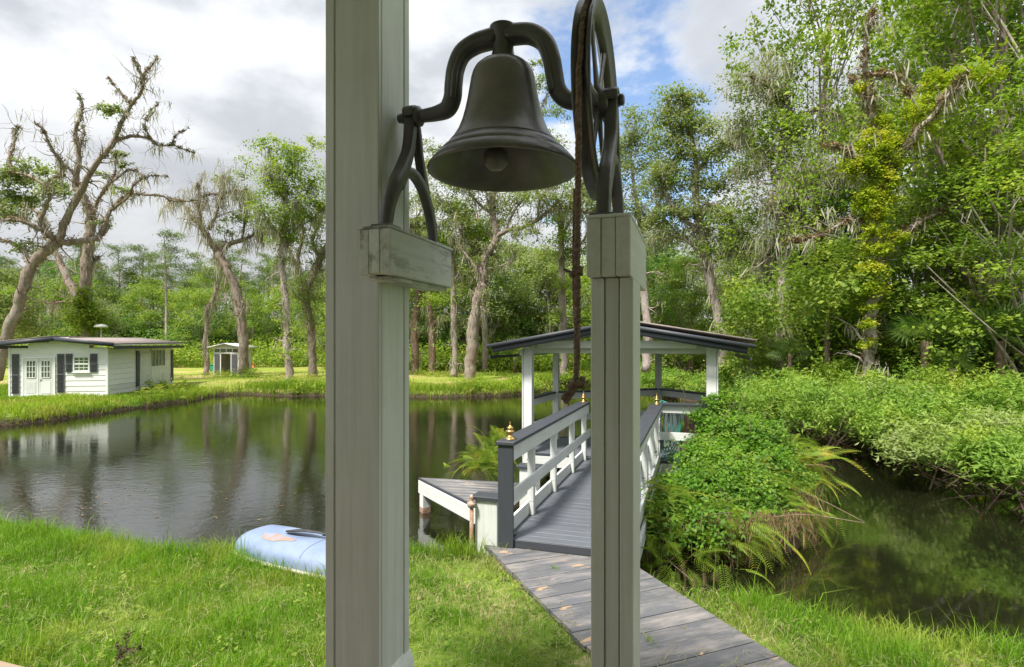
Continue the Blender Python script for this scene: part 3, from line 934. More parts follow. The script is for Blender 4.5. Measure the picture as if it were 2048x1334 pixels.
for side in (0, 1):
    def V(a, b_):
        """mirror a cross range for the right hand rail"""
        return (a, b_) if side == 0 else (VW - b_, VW - a)
    rail = bpy.data.objects.new('railing', None)
    link(rail, bridge, Matrix.Translation(rp(0, 0 if side == 0 else VW, DH)))
    v0, v1 = V(-0.172, 0.0)
    rbox('newel_board', -0.062, -0.030, v0, v1, DH - 0.10, DH + 1.012, DARK, rail, 'h')
    v0, v1 = V(-0.19, 0.022)
    rbox('cap_board', -0.085, 4.45, v0, v1, DH + 1.014, DH + 1.052, DARK, rail, 'u', 0.005)
    v0, v1 = V(-0.032, -0.002)
    rbox('top_rail', -0.028, 4.44, v0, v1, DH + 0.845, DH + 1.012, WHITE, rail, 'u')
    v0, v1 = V(-0.030, 0.0)
    rbox('mid_rail', -0.028, 4.60, v0, v1, DH + 0.395, DH + 0.535, WHITE, rail, 'u')
    v0, v1 = V(-0.145, -0.115)
    rbox('outer_rail', 0.10, 4.60, v0, v1, DH + 0.845, DH + 1.010, WHITE, rail, 'u')
    v0, v1 = V(-0.128, -0.092)
    rbox('kick_board', 0.0, 4.60, v0, v1, DH + 0.004, DH + 0.165, WHITE, rail, 'u')
    for k, uu in enumerate((-0.026, 0.86, 2.00, 3.25, 4.30)):
        v0, v1 = V(-0.112, -0.034)
        rbox('upright', uu, uu + 0.088, v0, v1, DH + 0.168 if k else DH + 0.002, DH + 0.843, WHITE, rail, 'h')
        v0, v1 = V(-0.090, -0.034)
        if k:
            rbox('upright_foot', uu + 0.002, uu + 0.086, v0, v1, DH + 0.002, DH + 0.166, WHITE, rail, 'h')
    vm = -0.085 if side == 0 else VW + 0.085
    for uu, ss in ((0.10, 1.0), (4.36, 0.95)):
        finial(rail, uu, vm, DH + 1.052, ss)

# ------------------------------------------------------------------ step box beside the ramp (two short capped newels with a white apron)
sb = empty('step_bench', rp(0.8, -0.45, 0.05), 'low white side bench with dark caps and a brass finial beside the footbridge', 'bench')
for uu, cap in ((0.10, 1), (1.78, 1)):
    rbox('short_newel', uu, uu + 0.15, -0.50, -0.24, 0.05, 0.875, WHITE, sb, 'h')
    rbox('newel_cap', uu - 0.03, uu + 0.19, -0.54, -0.20, 0.877, 0.917, DARK, sb, 'v', 0.004)
rbox('apron_board', 0.25, 1.78, -0.27, -0.24, 0.66, 0.80, WHITE, sb, 'u')
finial(sb, 1.86, -0.37, 0.917, 0.85)

# ------------------------------------------------------------------ low triangular platform
T_, Q_, B_ = Vector((-1.45, 8.95, 0)), Vector((-0.34, 7.2, 0)), Vector((0.12, 8.62, 0))
plat = empty('low_dock', T_, 'small triangular dock platform with worn grey boards and white fascia beside the footbridge', 'dock')
ctr = (T_ + Q_ + B_) / 3


def clip_board(name, a, b_, c, off0, off1, mat, parent, top, thick):
    """plank between two lines parallel to T->B, cut to the triangle"""
    e = (b_ - a).normalized()
    nrm = Vector((-e.y, e.x, 0))
    if (c - a).dot(nrm) < 0:
        nrm = -nrm
    hgt = (c - a).dot(nrm)

    def edge(p, q, o):
        t = o / max(1e-6, (q - p).dot(nrm))
        return p + (q - p) * min(t, 1)
    p = [edge(a, c, off0), edge(b_, c, off0), edge(b_, c, off1), edge(a, c, off1)]
    bot = [v + Vector((0, 0, top - thick)) for v in p]
    tp = [v + Vector((0, 0, top)) for v in p]
    mid_ = sum(p, Vector()) / 4
    # local frame along the board
    W = Matrix(((e.x, nrm.x, 0, mid_.x), (e.y, nrm.y, 0, mid_.y), (0, 0, 1 if e.cross(nrm).z > 0 else -1, top), (0, 0, 0, 1)))
    Wi = W.inverted()
    g = Geo()
    g.add([tuple(Wi @ v) for v in bot + tp], [(0, 3, 2, 1), (4, 5, 6, 7), (0, 1, 5, 4), (1, 2, 6, 5), (2, 3, 7, 6), (3, 0, 4, 7)])
    return g.build(name, mat, parent, W=W)


eTQ = (B_ - T_).normalized()
hgt = abs((Q_ - T_).dot(Vector((-eTQ.y, eTQ.x, 0))))
o = 0.0
while o < hgt - 0.05:
    clip_board('plank', T_, B_, Q_, o + 0.003, min(o + 0.14, hgt - 0.01), WALK, plat, DH + rngb.uniform(-0.002, 0.002), 0.035)
    o += 0.143
fd = (Q_ - T_).normalized()
fn = Vector((fd.y, -fd.x, 0))
if (ctr - T_).dot(fn) > 0:
    fn = -fn
beam('edge_strip', T_ + fn * 0.012 + Vector((0, 0, DH - 0.016)), Q_ + fn * 0.012 + Vector((0, 0, DH - 0.016)), 0.024, 0.034, DARK, plat)
beam('fascia_board', T_ + fn * 0.012 + Vector((0, 0, DH - 0.135)), Q_ + fd * 0.05 + fn * 0.012 + Vector((0, 0, DH - 0.135)), 0.03, 0.20, WHITE, plat)
bd = (B_ - T_).normalized()
beam('fascia_board', T_ + Vector((-bd.y, bd.x, 0)) * 0.02 + Vector((0, 0, DH - 0.12)), B_ + Vector((-bd.y, bd.x, 0)) * 0.02 + Vector((0, 0, DH - 0.12)), 0.03, 0.20, WHITE, plat)
pp = T_ + (ctr - T_).normalized() * 0.12
box('leg_post', pp + Vector((0, 0, 0.02)), (0.90, 0.13, 0.13), WHITE, plat, (0, 0, 1), fn)
box('rust_band', pp + Vector((0, 0, 0.045)), (0.09, 0.133, 0.133), RUST, plat, (0, 0, 1), fn)
box('leg_post', Q_ + (ctr - Q_).normalized() * 0.20 + Vector((0, 0, 0.0)), (0.85, 0.12, 0.12), WHITE, plat, (0, 0, 1), fn)
g = Geo()
pq = rp(0.04, -0.52, 0)
tube(g, [pq + Vector((0, 0, 0.05)), pq + Vector((0, 0, 0.45)), pq + Vector((0.004, 0, 0.83))], 0.022, 12)
lathe(g, [(0.0, 0.80), (0.035, 0.80), (0.05, 0.83), (0.05, 0.85), (0.03, 0.865), (0.02, 0.89), (0.028, 0.905), (0.014, 0.94), (0, 0.945)], 14, Matrix.Translation(pq))
tag(g.build('mooring_pole', RUST, smooth=True), 'short rusty pole with flaking paint beside the dark newel', 'pole')

# ------------------------------------------------------------------ gazebo
gz = empty('gazebo', rp(6.2, 0.45, DH), 'white open gazebo with low pitched dark edged roof at the end of the footbridge', 'gazebo')
FL, FR, RL, RR_, AP = (4.71, -1.22), (4.73, 2.11), (6.44, -1.10), (6.8, 2.16), (8.10, 1.0)
ROOFB = 2.60


def gp(p, h):
    return rp(p[0], p[1], h)


for p, wd in ((FL, 0.165), (FR, 0.165), (RL, 0.12), (RR_, 0.12), (AP, 0.15)):
    rbox('post', p[0] - wd / 2, p[0] + wd / 2, p[1] - wd / 2, p[1] + wd / 2, -0.6, ROOFB - (0.02 if wd > 0.16 else 0.155), WHITE, gz, 'h', 0.005)
for p in (FL, FR):
    s_ = -1 if p is FL else 1
    rbox('post_trim', p[0] - 0.09, p[0] + 0.05, p[1] + s_ * 0.1 - 0.012, p[1] + s_ * 0.1 + 0.012, 0.45, 2.44, WHITE, gz, 'h')
# beams
beam('front_beam', gp((4.63, -1.0), ROOFB + 0.012), gp((4.63, 1.86), ROOFB + 0.012), 0.04, 0.135, WHITE, gz)
beam('header_beam', gp((4.80, -1.13), ROOFB - 0.08), gp((4.80, 2.02), ROOFB - 0.08), 0.04, 0.15, CEIL, gz)
for v_ in (-1.33, 2.23):
    rbox('side_beam', 4.52, 8.2, v_ - 0.02, v_ + 0.02, 2.40, 2.515, WHITE, gz, 'u')
rbox('rear_beam', 6.40, 6.44, -1.3, 2.2, 2.435, 2.60, CEIL, gz, 'v')
rbox('rear_beam', 8.14, 8.18, -1.3, 2.2, 2.435, 2.60, CEIL, gz, 'v')
# deck outline and boards
deckpoly = [(4.70, -1.32), (4.70, 2.22), (6.9, 2.26), (8.22, 1.0), (6.5, -1.2)]
u = 4.70
while u < 8.1:
    um = u + 0.07

    def vlim(uu):
        lo = -1.32 + (uu - 4.7) * 0.066 if uu < 6.5 else -1.2 + (uu - 6.5) / 1.72 * 2.2
        hi = 2.24 if uu < 6.9 else 2.26 - (uu - 6.9) / 1.32 * 1.26
        return lo, hi
    lo, hi = vlim(um)
    if hi - lo > 0.15:
        rbox('plank', u + 0.002, u + 0.138, lo, hi, DH - 0.037 + rngb.uniform(-0.001, 0.001), DH + rngb.uniform(-0.001, 0.001), DECK, gz, 'v', 0.003)
    u += 0.14
for k in range(5):
    a, b_ = deckpoly[k], deckpoly[(k + 1) % 5]
    A, B = gp(a, 0), gp(b_, 0)
    e = (B - A).normalized()
    nn_ = Vector((e.y, -e.x, 0))
    if nn_.dot(gp((6.2, 0.5), 0) - A) > 0:
        nn_ = -nn_
    beam('deck_edge', A + nn_ * 0.014 + Vector((0, 0, DH - 0.014)), B + nn_ * 0.014 + Vector((0, 0, DH - 0.014)), 0.026, 0.05, DARK, gz)
    beam('deck_fascia', A + nn_ * 0.012 + Vector((0, 0, DH - 0.145)), B + nn_ * 0.012 + Vector((0, 0, DH - 0.145)), 0.03, 0.205, WHITE, gz)


def railrun(a, b_, mid=True, cap=True, drop=0.0):
    A, B = gp(a, DH - 0.0), gp(b_, DH - drop)
    e = (B - A).normalized()
    if cap:
        beam('rail_cap', A + Vector((0, 0, 1.035)), B + Vector((0, 0, 1.035)), 0.17, 0.034, DARK, gz)
    beam('top_rail', A + Vector((0, 0, 0.945)), B + Vector((0, 0, 0.945)), 0.036, 0.14, WHITE, gz)
    if mid:
        beam('mid_rail', A + Vector((0, 0, 0.46)), B + Vector((0, 0, 0.46)), 0.036, 0.14, WHITE, gz)


railrun((4.64, VW + 0.02), (4.64, 2.06))
railrun((4.80, -1.26), (6.44, -1.16))
railrun((6.46, -1.10), (8.06, 0.94))
railrun((8.10, 1.06), (6.84, 2.20))
railrun((6.74, 2.22), (4.80, 2.19))
rbox('rail_upright', 4.66, 4.72, VW + 0.0, VW + 0.12, DH, DH + 0.87, WHITE, gz, 'h')
# roof: apex line at v = 0.44
VA, VL, VRr, U0, U1 = 0.44, -1.87, 2.72, 4.28, 8.55
HE, HA = 2.42, 3.235


def slab(name, mat, v0, h0, v1, h1, u0, u1, t0, t1, parent):
    """sloping slab: from (v0,h0) to (v1,h1), thickness between offsets t0..t1 below the line"""
    P = [rp(u_, v_, h_ - t) for u_ in (u0, u1) for (v_, h_) in ((v0, h0), (v1, h1)) for t in (t0, t1)]
    c = sum(P, Vector()) / 8
    ax = (rp(0, v1, h1) - rp(0, v0, h0)).normalized()
    W = Matrix.Translation(c) @ Matrix(((ax.x, Dr.x, 0, 0), (ax.y, Dr.y, 0, 0), (ax.z, 0, 1, 0), (0, 0, 0, 1)))
    Wi = W.inverted()
    g = Geo()
    g.add([tuple(Wi @ v) for v in P], [(0, 1, 3, 2), (4, 6, 7, 5), (0, 4, 5, 1), (2, 3, 7, 6), (0, 2, 6, 4), (1, 5, 7, 3)])
    return g.build(name, mat, parent, W=W)


for v0, in ((VL,), (VRr,)):
    s_ = -1 if v0 < 0 else 1
    roof = slab('roof', SHINGLE, v0 + s_ * 0.02, HE + 0.012, VA, HA + 0.018, U0 - 0.02, U1, 0.0, 0.028, gz)
    # soffit boards with open grooves
    nb_ = 14
    for k in range(nb_):
        uu0 = U0 + 0.05 + k * (U1 - U0 - 0.1) / nb_
        uu1 = uu0 + (U1 - U0 - 0.1) / nb_ - 0.008
        slab('soffit_board', CEIL, v0 + s_ * -0.10, HE - 0.02 + 0.030, VA, HA - 0.012, uu0, uu1, 0.012, 0.034, gz)
    slab('barge_trim', DARK, v0, HE + 0.006, VA, HA + 0.010, U0 - 0.036, U0 - 0.004, 0.018, 0.085, gz)
    slab('barge_board', DARK, v0 - s_ * 0.11, HE - 0.005, VA, HA - 0.003, U0 + 0.000, U0 + 0.034, 0.06, 0.165, gz)
    rbox('eave_board', U0, U1, v0 - 0.012, v0 + 0.012, HE - 0.075, HE - 0.020, DARK, gz, 'u')

# green hose over the front rail
hose = empty('garden_hose', rp(4.75, 1.4, DH), 'teal garden hose looped over the gazebo front rail and coiled on the deck', 'hose')
rngh = np.random.default_rng(8)
for k in range(5):
    g = Geo()
    vv, wd, dp = 1.28 + 0.05 * k, 0.05 + 0.03 * rngh.random(), 0.40 + 0.08 * rngh.random()
    pts = []
    for t in np.linspace(0, 2 * math.pi, 26):
        pts.append(rp(4.73 + 0.03 * math.sin(t * 2 + k) + 0.01 * k, vv + wd * 2.0 * math.cos(t) * (1 + 0.2 * math.sin(t)), DH + 0.60 + dp * math.sin(t)))
    tube(g, pts, 0.009, 7, cap=False)
    g.build('hanging_loop', HOSE, hose, smooth=True)
for k in range(4):
    g = Geo()
    pts = []
    for t in np.linspace(0, 2 * math.pi, 26):
        pts.append(rp(4.98 + 0.17 * math.sin(t) + 0.02 * k, 1.62 + (0.38 - 0.05 * k) * math.cos(t), DH + 0.014 + 0.018 * k + 0.03 * (1 + math.sin(t + k)) / 2))
    tube(g, pts, 0.009, 7, cap=False)
    g.build('coil', HOSE, hose, smooth=True)
# trunks passing beside the gazebo deck behind the rail
st = empty('twin_stump', rp(5.55, 1.82, DH), 'pair of rough brown tree stumps behind the gazebo front rail', 'stump')
for dv, rr in ((-0.06, 0.13), (0.24, 0.15)):
    g = Geo()
    pts = [rp(5.55 + 0.02 * math.sin(k), 1.82 + dv + 0.012 * math.sin(k * 2.1), DH - 0.01 + 0.15 * k) for k in range(6)]
    tube(g, pts, [rr * 1.35, rr * 1.1, rr, rr * 0.95, rr, rr * 0.96], 14)
    g.build('trunk', BARKB, st, smooth=True)
wb = empty('white_cabinet', rp(5.9, 1.40, DH), 'white painted panel box standing in the gazebo behind the hose', 'box')
rbox('side_panel', 5.75, 6.15, 1.25, 1.55, DH + 0.003, DH + 0.70, WHITE, wb, 'h')
rbox('lid', 5.73, 6.17, 1.23, 1.57, DH + 0.703, DH + 0.73, WHITE, wb, 'u')

# ------------------------------------------------------------------ boardwalk towards the house
Wd = Vector((0.37, -0.93, 0)).normalized()      # towards the house
Wn = Vector((0.93, 0.37, 0)).normalized()
Wo = Vector((-0.30, 6.22, 0))
walk = empty('boardwalk', Wo + Vector((0, 0, 0.42)), kind='structure')
WTOP = 0.43
FCUT, NCUT = rp(-0.034, 0, 0), -Dr


def clip(poly, p0, nrm):
    out = []
    for k in range(len(poly)):
        a, b_ = poly[k], poly[(k + 1) % len(poly)]
        da, db = (a - p0).dot(nrm), (b_ - p0).dot(nrm)
        if da >= 0:
            out.append(a)
        if da * db < 0:
            out.append(a + (b_ - a) * (da / (da - db)))
    return out


def plank_poly(poly, top, thick, xdir, mat, parent, name='plank'):
    c = sum(poly, Vector()) / len(poly)
    xd = xdir.normalized()
    yd = Vector((-xd.y, xd.x, 0))
    W = Matrix(((xd.x, yd.x, 0, c.x), (xd.y, yd.y, 0, c.y), (0, 0, 1, top), (0, 0, 0, 1)))
    Wi = W.inverted()
    area = sum(poly[k].x * poly[(k + 1) % len(poly)].y - poly[(k + 1) % len(poly)].x * poly[k].y for k in range(len(poly)))
    P = list(poly) if area > 0 else list(reversed(poly))
    n_ = len(P)
    me = bpy.data.meshes.new(name)
    vs = [tuple((Wi @ Vector((p.x, p.y, top)))) for p in P] + [tuple((Wi @ Vector((p.x, p.y, top - thick)))) for p in P]
    me.from_pydata(vs, [], [list(range(n_)), list(range(2 * n_ - 1, n_ - 1, -1))] + [[k, n_ + k, n_ + (k + 1) % n_, (k + 1) % n_] for k in range(n_)])
    me.materials.append(mat)
    return link(bpy.data.objects.new(name, me), parent, W)


t = -0.62
kk_ = 0
while t < 5.2:
    wd = 0.205
    e0, e1 = rngb.uniform(-0.008, 0.008), rngb.uniform(-0.008, 0.008)
    poly = [Wo + Wd * (t + 0.0035) + Wn * e0, Wo + Wd * (t + 0.0035) + Wn * (1.19 + e1), Wo + Wd * (t + wd - 0.0035) + Wn * (1.19 + e1), Wo + Wd * (t + wd - 0.0035) + Wn * e0]
    poly = clip(poly, FCUT, NCUT)
    if len(poly) > 2:
        plank_poly(poly, WTOP + rngb.uniform(-0.003, 0.003), 0.04, Wn, WALK, walk)
    t += wd
for vv in (0.05, 0.6, 1.12):
    beam('joist', Wo + Wn * vv + Wd * 0.15 + Vector((0, 0, 0.33)), Wo + Wn * vv + Wd * 5.2 + Vector((0, 0, 0.33)), 0.05, 0.115, RAWW, walk)
# bare scraped patches are worn paint chips lying in the surface
# ------------------------------------------------------------------ overturned blue boat
boat = empty('overturned_boat', at(560, 1110, 5.9), 'pale blue boat lying upside down in the grass by the pond', 'boat')
b0 = Vector((-3.02, 6.10, 0.37))
bdir = Vector((1.2, -0.60, 0)).normalized()
bnr = Vector((-bdir.y, bdir.x, 0))
sec_n = 17
g = Geo()
BL, BW = 1.62, 0.31
stations = np.linspace(0, BL, 20)
vs = []
for s_ in stations:
    k = min(1, (s_ + 0.015) / 0.35)
    wdt = BW * (0.80 + 0.20 * k ** 0.6) + 0.03 * math.sin(s_ / BL * math.pi)
    hg = 0.21 * (0.86 + 0.14 * min(1, s_ / 0.10) ** 0.5) - 0.0 * s_
    for j in range(sec_n):
        a = math.pi * j / (sec_n - 1)
        cx_, sz_ = math.cos(a), math.sin(a)
        x = wdt * math.copysign(abs(cx_) ** 0.75, cx_)
        z = hg * abs(sz_) ** 0.62
        p = b0 + bdir * s_ + bnr * (x * -1 + BW) + Vector((0, 0, z))
        vs.append(tuple(p))
q = []
for a in range(len(stations) - 1):
    for j in range(sec_n - 1):
        q.append((a * sec_n + j, a * sec_n + j + 1, (a + 1) * sec_n + j + 1, (a + 1) * sec_n + j))
nst = len(vs)
vs.append(tuple(b0 + bnr * BW + Vector((0, 0, 0.12)) - bdir * 0.03))
vs.append(tuple(b0 + bdir * (BL + 0.02) + bnr * BW + Vector((0, 0, 0.12))))
tt = []
for j in range(sec_n - 1):
    tt.append((nst, j + 1, j))
    tt.append((nst + 1, (len(stations) - 1) * sec_n + j, (len(stations) - 1) * sec_n + j + 1))
g.add(vs, q, tt)
g.build('hull', BOATB, boat, smooth=True)
for side in (0, 1):
    g = Geo()
    pts = [b0 + bdir * s_ + bnr * ((-(BW * (0.80 + 0.20 * min(1, (s_ + 0.015) / 0.35) ** 0.6) + 0.03 * math.sin(s_ / BL * math.pi)) - 0.008) * (1 if side == 0 else -1) + BW) + Vector((0, 0, 0.004)) for s_ in stations]
    tube(g, pts, 0.020, 8)
    g.build('gunwale', CREAM, boat, smooth=True)
# worn patch on the hull crown
g = Geo()
rngp = np.random.default_rng(2)
pts = []
nn2 = 26
cpt = []
for k in range(nn2):
    a = 2 * math.pi * k / nn2
    rr = 1 + 0.35 * math.sin(3 * a + 1) * rngp.random() + 0.25 * rngp.random()
    s_, x = 0.52 + 0.20 * math.cos(a) * rr, -0.14 + 0.06 * math.sin(a) * rr
    cpt.append((s_, x))


def hullz(s_, x):
    k = min(1, (s_ + 0.015) / 0.35)
    wdt = BW * (0.80 + 0.20 * k ** 0.6) + 0.03 * math.sin(s_ / BL * math.pi)
    c = min(0.999, abs(x) / wdt) ** (1 / 0.75)
    return 0.21 * (math.sqrt(1 - c * c)) ** 0.62


vs = [tuple(b0 + bdir * 0.52 + bnr * (-0.14 + BW) + Vector((0, 0, hullz(0.52, -0.14) + 0.003)))]
rings_ = (0.33, 0.66, 1.0)
for rg in rings_:
    for s_, x in cpt:
        ss, xx = 0.52 + (s_ - 0.52) * rg, -0.14 + (x + 0.14) * rg
        vs.append(tuple(b0 + bdir * ss + bnr * (xx + BW) + Vector((0, 0, hullz(ss, xx) + 0.003))))
tt = [(0, 1 + k, 1 + (k + 1) % nn2) for k in range(nn2)]
q = [(1 + r_ * nn2 + k, 1 + (r_ + 1) * nn2 + k, 1 + (r_ + 1) * nn2 + (k + 1) % nn2, 1 + r_ * nn2 + (k + 1) % nn2) for r_ in range(2) for k in range(nn2)]
g.add(vs, q, tt)
g.build('worn_patch', BOATP, boat, smooth=True)
# seam lines
g = Geo()
pts = [b0 + bdir * 1.02 + bnr * (x + BW) + Vector((0, 0, hullz(1.02, x) + 0.001)) for x in np.linspace(-0.31, 0.30, 24)]
tube(g, pts, 0.004, 6)
g.build('seam', BOATB, boat, smooth=True)
# paddle resting on the hull
pdl = empty('paddle', b0 + bdir * 0.9 + bnr * 0.4 + Vector((0, 0, 0.33)), 'black bladed paddle with pale shaft resting on the upturned boat', 'paddle')
g = Geo()
pa, pb = b0 + bdir * 0.50 + bnr * 0.30 + Vector((0, 0, 0.225)), b0 + bdir * 1.05 + bnr * 0.34 + Vector((0, 0, 0.255))
ax = (pb - pa).normalized()
sd = Vector((-ax.y, ax.x, 0)).normalized()
prof = [(0, 0.01), (0.08, 0.04), (0.25, 0.055), (0.5, 0.05), (0.8, 0.03), (1.0, 0.016)]
vs, q = [], []
for k, (t, wv) in enumerate(prof):
    c = pa + (pb - pa) * t + Vector((0, 0, 0.03 * math.sin(t * 3.0)))
    for sgn, dz in ((-1, 0), (0, 0.014), (1, 0), (0, -0.006)):
        vs.append(tuple(c + sd * sgn * wv + Vector((0, 0, dz))))
    if k:
        for j in range(4):
            q.append(((k - 1) * 4 + j, (k - 1) * 4 + (j + 1) % 4, k * 4 + (j + 1) % 4, k * 4 + j))
g.add(vs, q, [(0, 1, 2), (0, 2, 3)])
g.build('blade', BLACKP, pdl, smooth=False)
g = Geo()
tube(g, [pb - ax * 0.05 + Vector((0, 0, 0.005)), pb + ax * 0.25 + Vector((0, 0, -0.005))], 0.016, 10)
g.build('ferrule', BLACKP, pdl, smooth=True)
g = Geo()
tube(g, [pb + ax * 0.25 + Vector((0, 0, -0.005)), pb + ax * 0.7 + Vector((0, 0, -0.02))], 0.015, 10)
g.build('shaft', GREYM, pdl, smooth=True)

# ------------------------------------------------------------------ white shed on the left bank
shed = empty('white_shed', (-17.2, 24.2, 0.4), 'white boarded shed with grey shutters and low dark trimmed roof on the left bank', 'shed')
Sx = Vector((0.983, 0.183, 0)).normalized()     # along the front, to the right
Sy = Vector((-0.183, 0.983, 0)).normalized()    # to the back
S0 = Vector((-20.80, 23.53, 0))                 # front left corner
SW, SL = 3.66, 6.9
SB, SE, SA = 0.40, 2.44, 2.88                   # sill, eave, apex of wall


def sp(a, b_, h):
    return S0 + Sx * a + Sy * b_ + Vector((0, 0, h))


def sbox(name, a0, a1, b0_, b1, h0, h1, mat, parent, along='a', bev=0.004):
    c = sp((a0 + a1) / 2, (b0_ + b1) / 2, (h0 + h1) / 2)
    a, b_, h = a1 - a0, b1 - b0_, h1 - h0
    if along == 'a':
        return box(name, c, (a, b_, h), mat, parent, Sx, (0, 0, 1), bev)
    if along == 'b':
        return box(name, c, (b_, a, h), mat, parent, Sy, (0, 0, 1), bev)
    return box(name, c, (h, a, b_), mat, parent, (0, 0, 1), Sy, bev)


sbox('wall', 0.03, SW - 0.03, 0.03, SL - 0.03, 0.2, SE - 0.01, SIDING, shed)
sbox('footing', 0.01, SW - 0.01, 0.01, SL - 0.01, 0.2, SB + 0.02, SOIL, shed)
nc = 9
ch = (SE - SB) / nc
for k in range(nc + 2):
    h0 = SB + k * ch
    if k < nc:
        a0, a1 = 0.0, SW
    else:
        # gable courses narrow towards the apex
        f = (h0 + ch * 0.9 - SE) / (SA - SE + 0.1)
        a0, a1 = SW * 0.5 * f, SW * (1 - 0.5 * f)
    c = sp((a0 + a1) / 2, 0.008, h0 + ch / 2)
    up_ = (Vector((0, 0, 1)) + Sy * 0.07).normalized()
    box('siding_board', c, (a1 - a0, 0.022, ch * 1.03), SIDING, shed, Sx, up_, 0.003)
    if k < nc:
        for b0_, b1 in ((0.0, 2.55), (5.85, SL)):
            c = sp(SW - 0.008, (b0_ + b1) / 2, h0 + ch / 2)
            box('siding_board', c, (b1 - b0_, 0.022, ch * 1.03), SIDING, shed, Sy, (Vector((0, 0, 1)) - Sx * 0.07).normalized(), 0.003)
        c = sp(0.008, SL / 2, h0 + ch / 2)
        box('siding_board', c, (SL, 0.022, ch * 1.03), SIDING, shed, Sy, (Vector((0, 0, 1)) + Sx * 0.07).normalized(), 0.003)
for a in (-0.015, SW - 0.055):
    sbox('corner_board', a, a + 0.07, -0.022, -0.003, SB, SE + 0.02, SIDING, shed, 'h')
sbox('corner_board', SW + 0.004, SW + 0.024, -0.02, 0.06, SB, SE - 0.01, SIDING, shed, 'h')
# pane helper in front plane b = const


def front_window(parent, a0, a1, h0, h1, nxp, nyp, glass, b=-0.03):
    fw = 0.03
    sbox('pane', a0, a1, b + 0.012, b + 0.020, h0, h1, glass, parent, 'a', 0)
    for k in range(nxp + 1):
        x = a0 + (a1 - a0) * k / nxp
        sbox('glazing_bar', x - 0.012, x + 0.012, b - 0.006, b + 0.010, h0, h1, SIDING, parent, 'h', 0.002)
    for k in range(nyp + 1):
        z = h0 + (h1 - h0) * k / nyp
        sbox('glazing_bar', a0 + 0.013, a1 - 0.013, b - 0.005, b + 0.009, z - 0.012, z + 0.012, SIDING, parent, 'a', 0.002)


for a0, a1 in ((0.56, 1.09), (1.10, 1.63)):
    d = bpy.data.objects.new('door', None)
    link(d, shed, Matrix.Translation(sp(a0, 0, SB)))
    sbox('door_leaf', a0, a1, -0.035, -0.008, SB + 0.05, 2.02, WHITE, d, 'h')
    front_window(d, a0 + 0.10, a1 - 0.10, 1.22, 1.92, 3, 3, GLASS_D, -0.050)
    sbox('lower_panel', a0 + 0.09, a1 - 0.09, -0.043, -0.036, SB + 0.17, 1.05, WHITE, d, 'h', 0.004)
    if a0 > 1:
        sbox('door_handle', a0 + 0.03, a0 + 0.10, -0.075, -0.04, 1.13, 1.16, GREYM, d, 'a')
for a0, a1, h0, h1 in ((0.48, 0.555, SB, 2.09), (1.635, 1.71, SB, 2.09)):
    sbox('door_frame', a0, a1, -0.045, -0.018, h0, h1, SIDING, shed, 'h')
sbox('door_frame', 0.556, 1.634, -0.045, -0.018, 2.022, 2.09, SIDING, shed, 'a')
sbox('doorstep', 0.45, 1.75, -0.20, -0.046, 0.34, SB + 0.035, WHITE, shed, 'a')


def shutter(a0, a1, h0, h1, side=False, b=0):
    s = bpy.data.objects.new('shutter', None)
    link(s, shed, Matrix.Translation(sp(a0, b, h0)))
    mid_ = (h0 + h1) / 2
    if not side:
        sbox('shutter_board', a0, a1, -0.050, -0.020, h0, h1, SHUT, s, 'h')
        for z0, z1 in ((h0 + 0.05, mid_ - 0.03), (mid_ + 0.03, h1 - 0.05)):
            nl = max(3, int((z1 - z0) / 0.055))
            g = Geo()
            for k in range(nl):
                zz_ = z0 + (z1 - z0) * (k + 0.5) / nl
                P = [sp(a0 + 0.035, -0.052, zz_ - 0.02), sp(a1 - 0.035, -0.052, zz_ - 0.02), sp(a1 - 0.035, -0.064, zz_ - 0.022), sp(a0 + 0.035, -0.064, zz_ - 0.022), sp(a0 + 0.035, -0.051, zz_ + 0.02), sp(a1 - 0.035, -0.051, zz_ + 0.02)]
                g.add([tuple(p) for p in P], [(3, 2, 5, 4), (0, 1, 2, 3)])
            tag(g.build('louvre', SHUT, s), kind='stuff')
    else:
        sbox('shutter_board', SW + 0.020, SW + 0.050, a0, a1, h0, h1, SHUT, s, 'h')
        sbox('shutter_stile', SW + 0.051, SW + 0.060, a0, a1, mid_ - 0.03, mid_ + 0.03, SHUT, s, 'b')


shutter(0.12, 0.38, 0.55, 2.20)
shutter(1.78, 2.04, 0.57, 2.20)
shutter(2.10, 2.35, 1.43, 2.21)
shutter(3.02, 3.28, 1.43, 2.21)
shutter(2.55, 2.85, 0.62, 2.30, side=True)
shutter(6.58, 6.86, 0.62, 2.30, side=True)
w = bpy.data.objects.new('window', None)
link(w, shed, Matrix.Translation(sp(2.68, 0, 1.4)))
front_window(w, 2.42, 2.95, 1.50, 1.74, 3, 2, GLASS_G)
front_window(w, 2.42, 2.95, 1.80, 2.05, 3, 2, GLASS_G)
for a0, a1, h0, h1, al in ((2.37, 2.42, 1.44, 2.11, 'h'), (2.95, 3.0, 1.44, 2.11, 'h'), (2.421, 2.949, 2.06, 2.11, 'a'), (2.421, 2.949, 1.44, 1.49, 'a'), (2.421, 2.949, 1.75, 1.79, 'a')):
    sbox('window_frame', a0, a1, -0.050, -0.020, h0, h1, SIDING, w, al)
sbox('sill', 2.34, 3.03, -0.085, -0.040, 1.40, 1.438, SIDING, w, 'a')
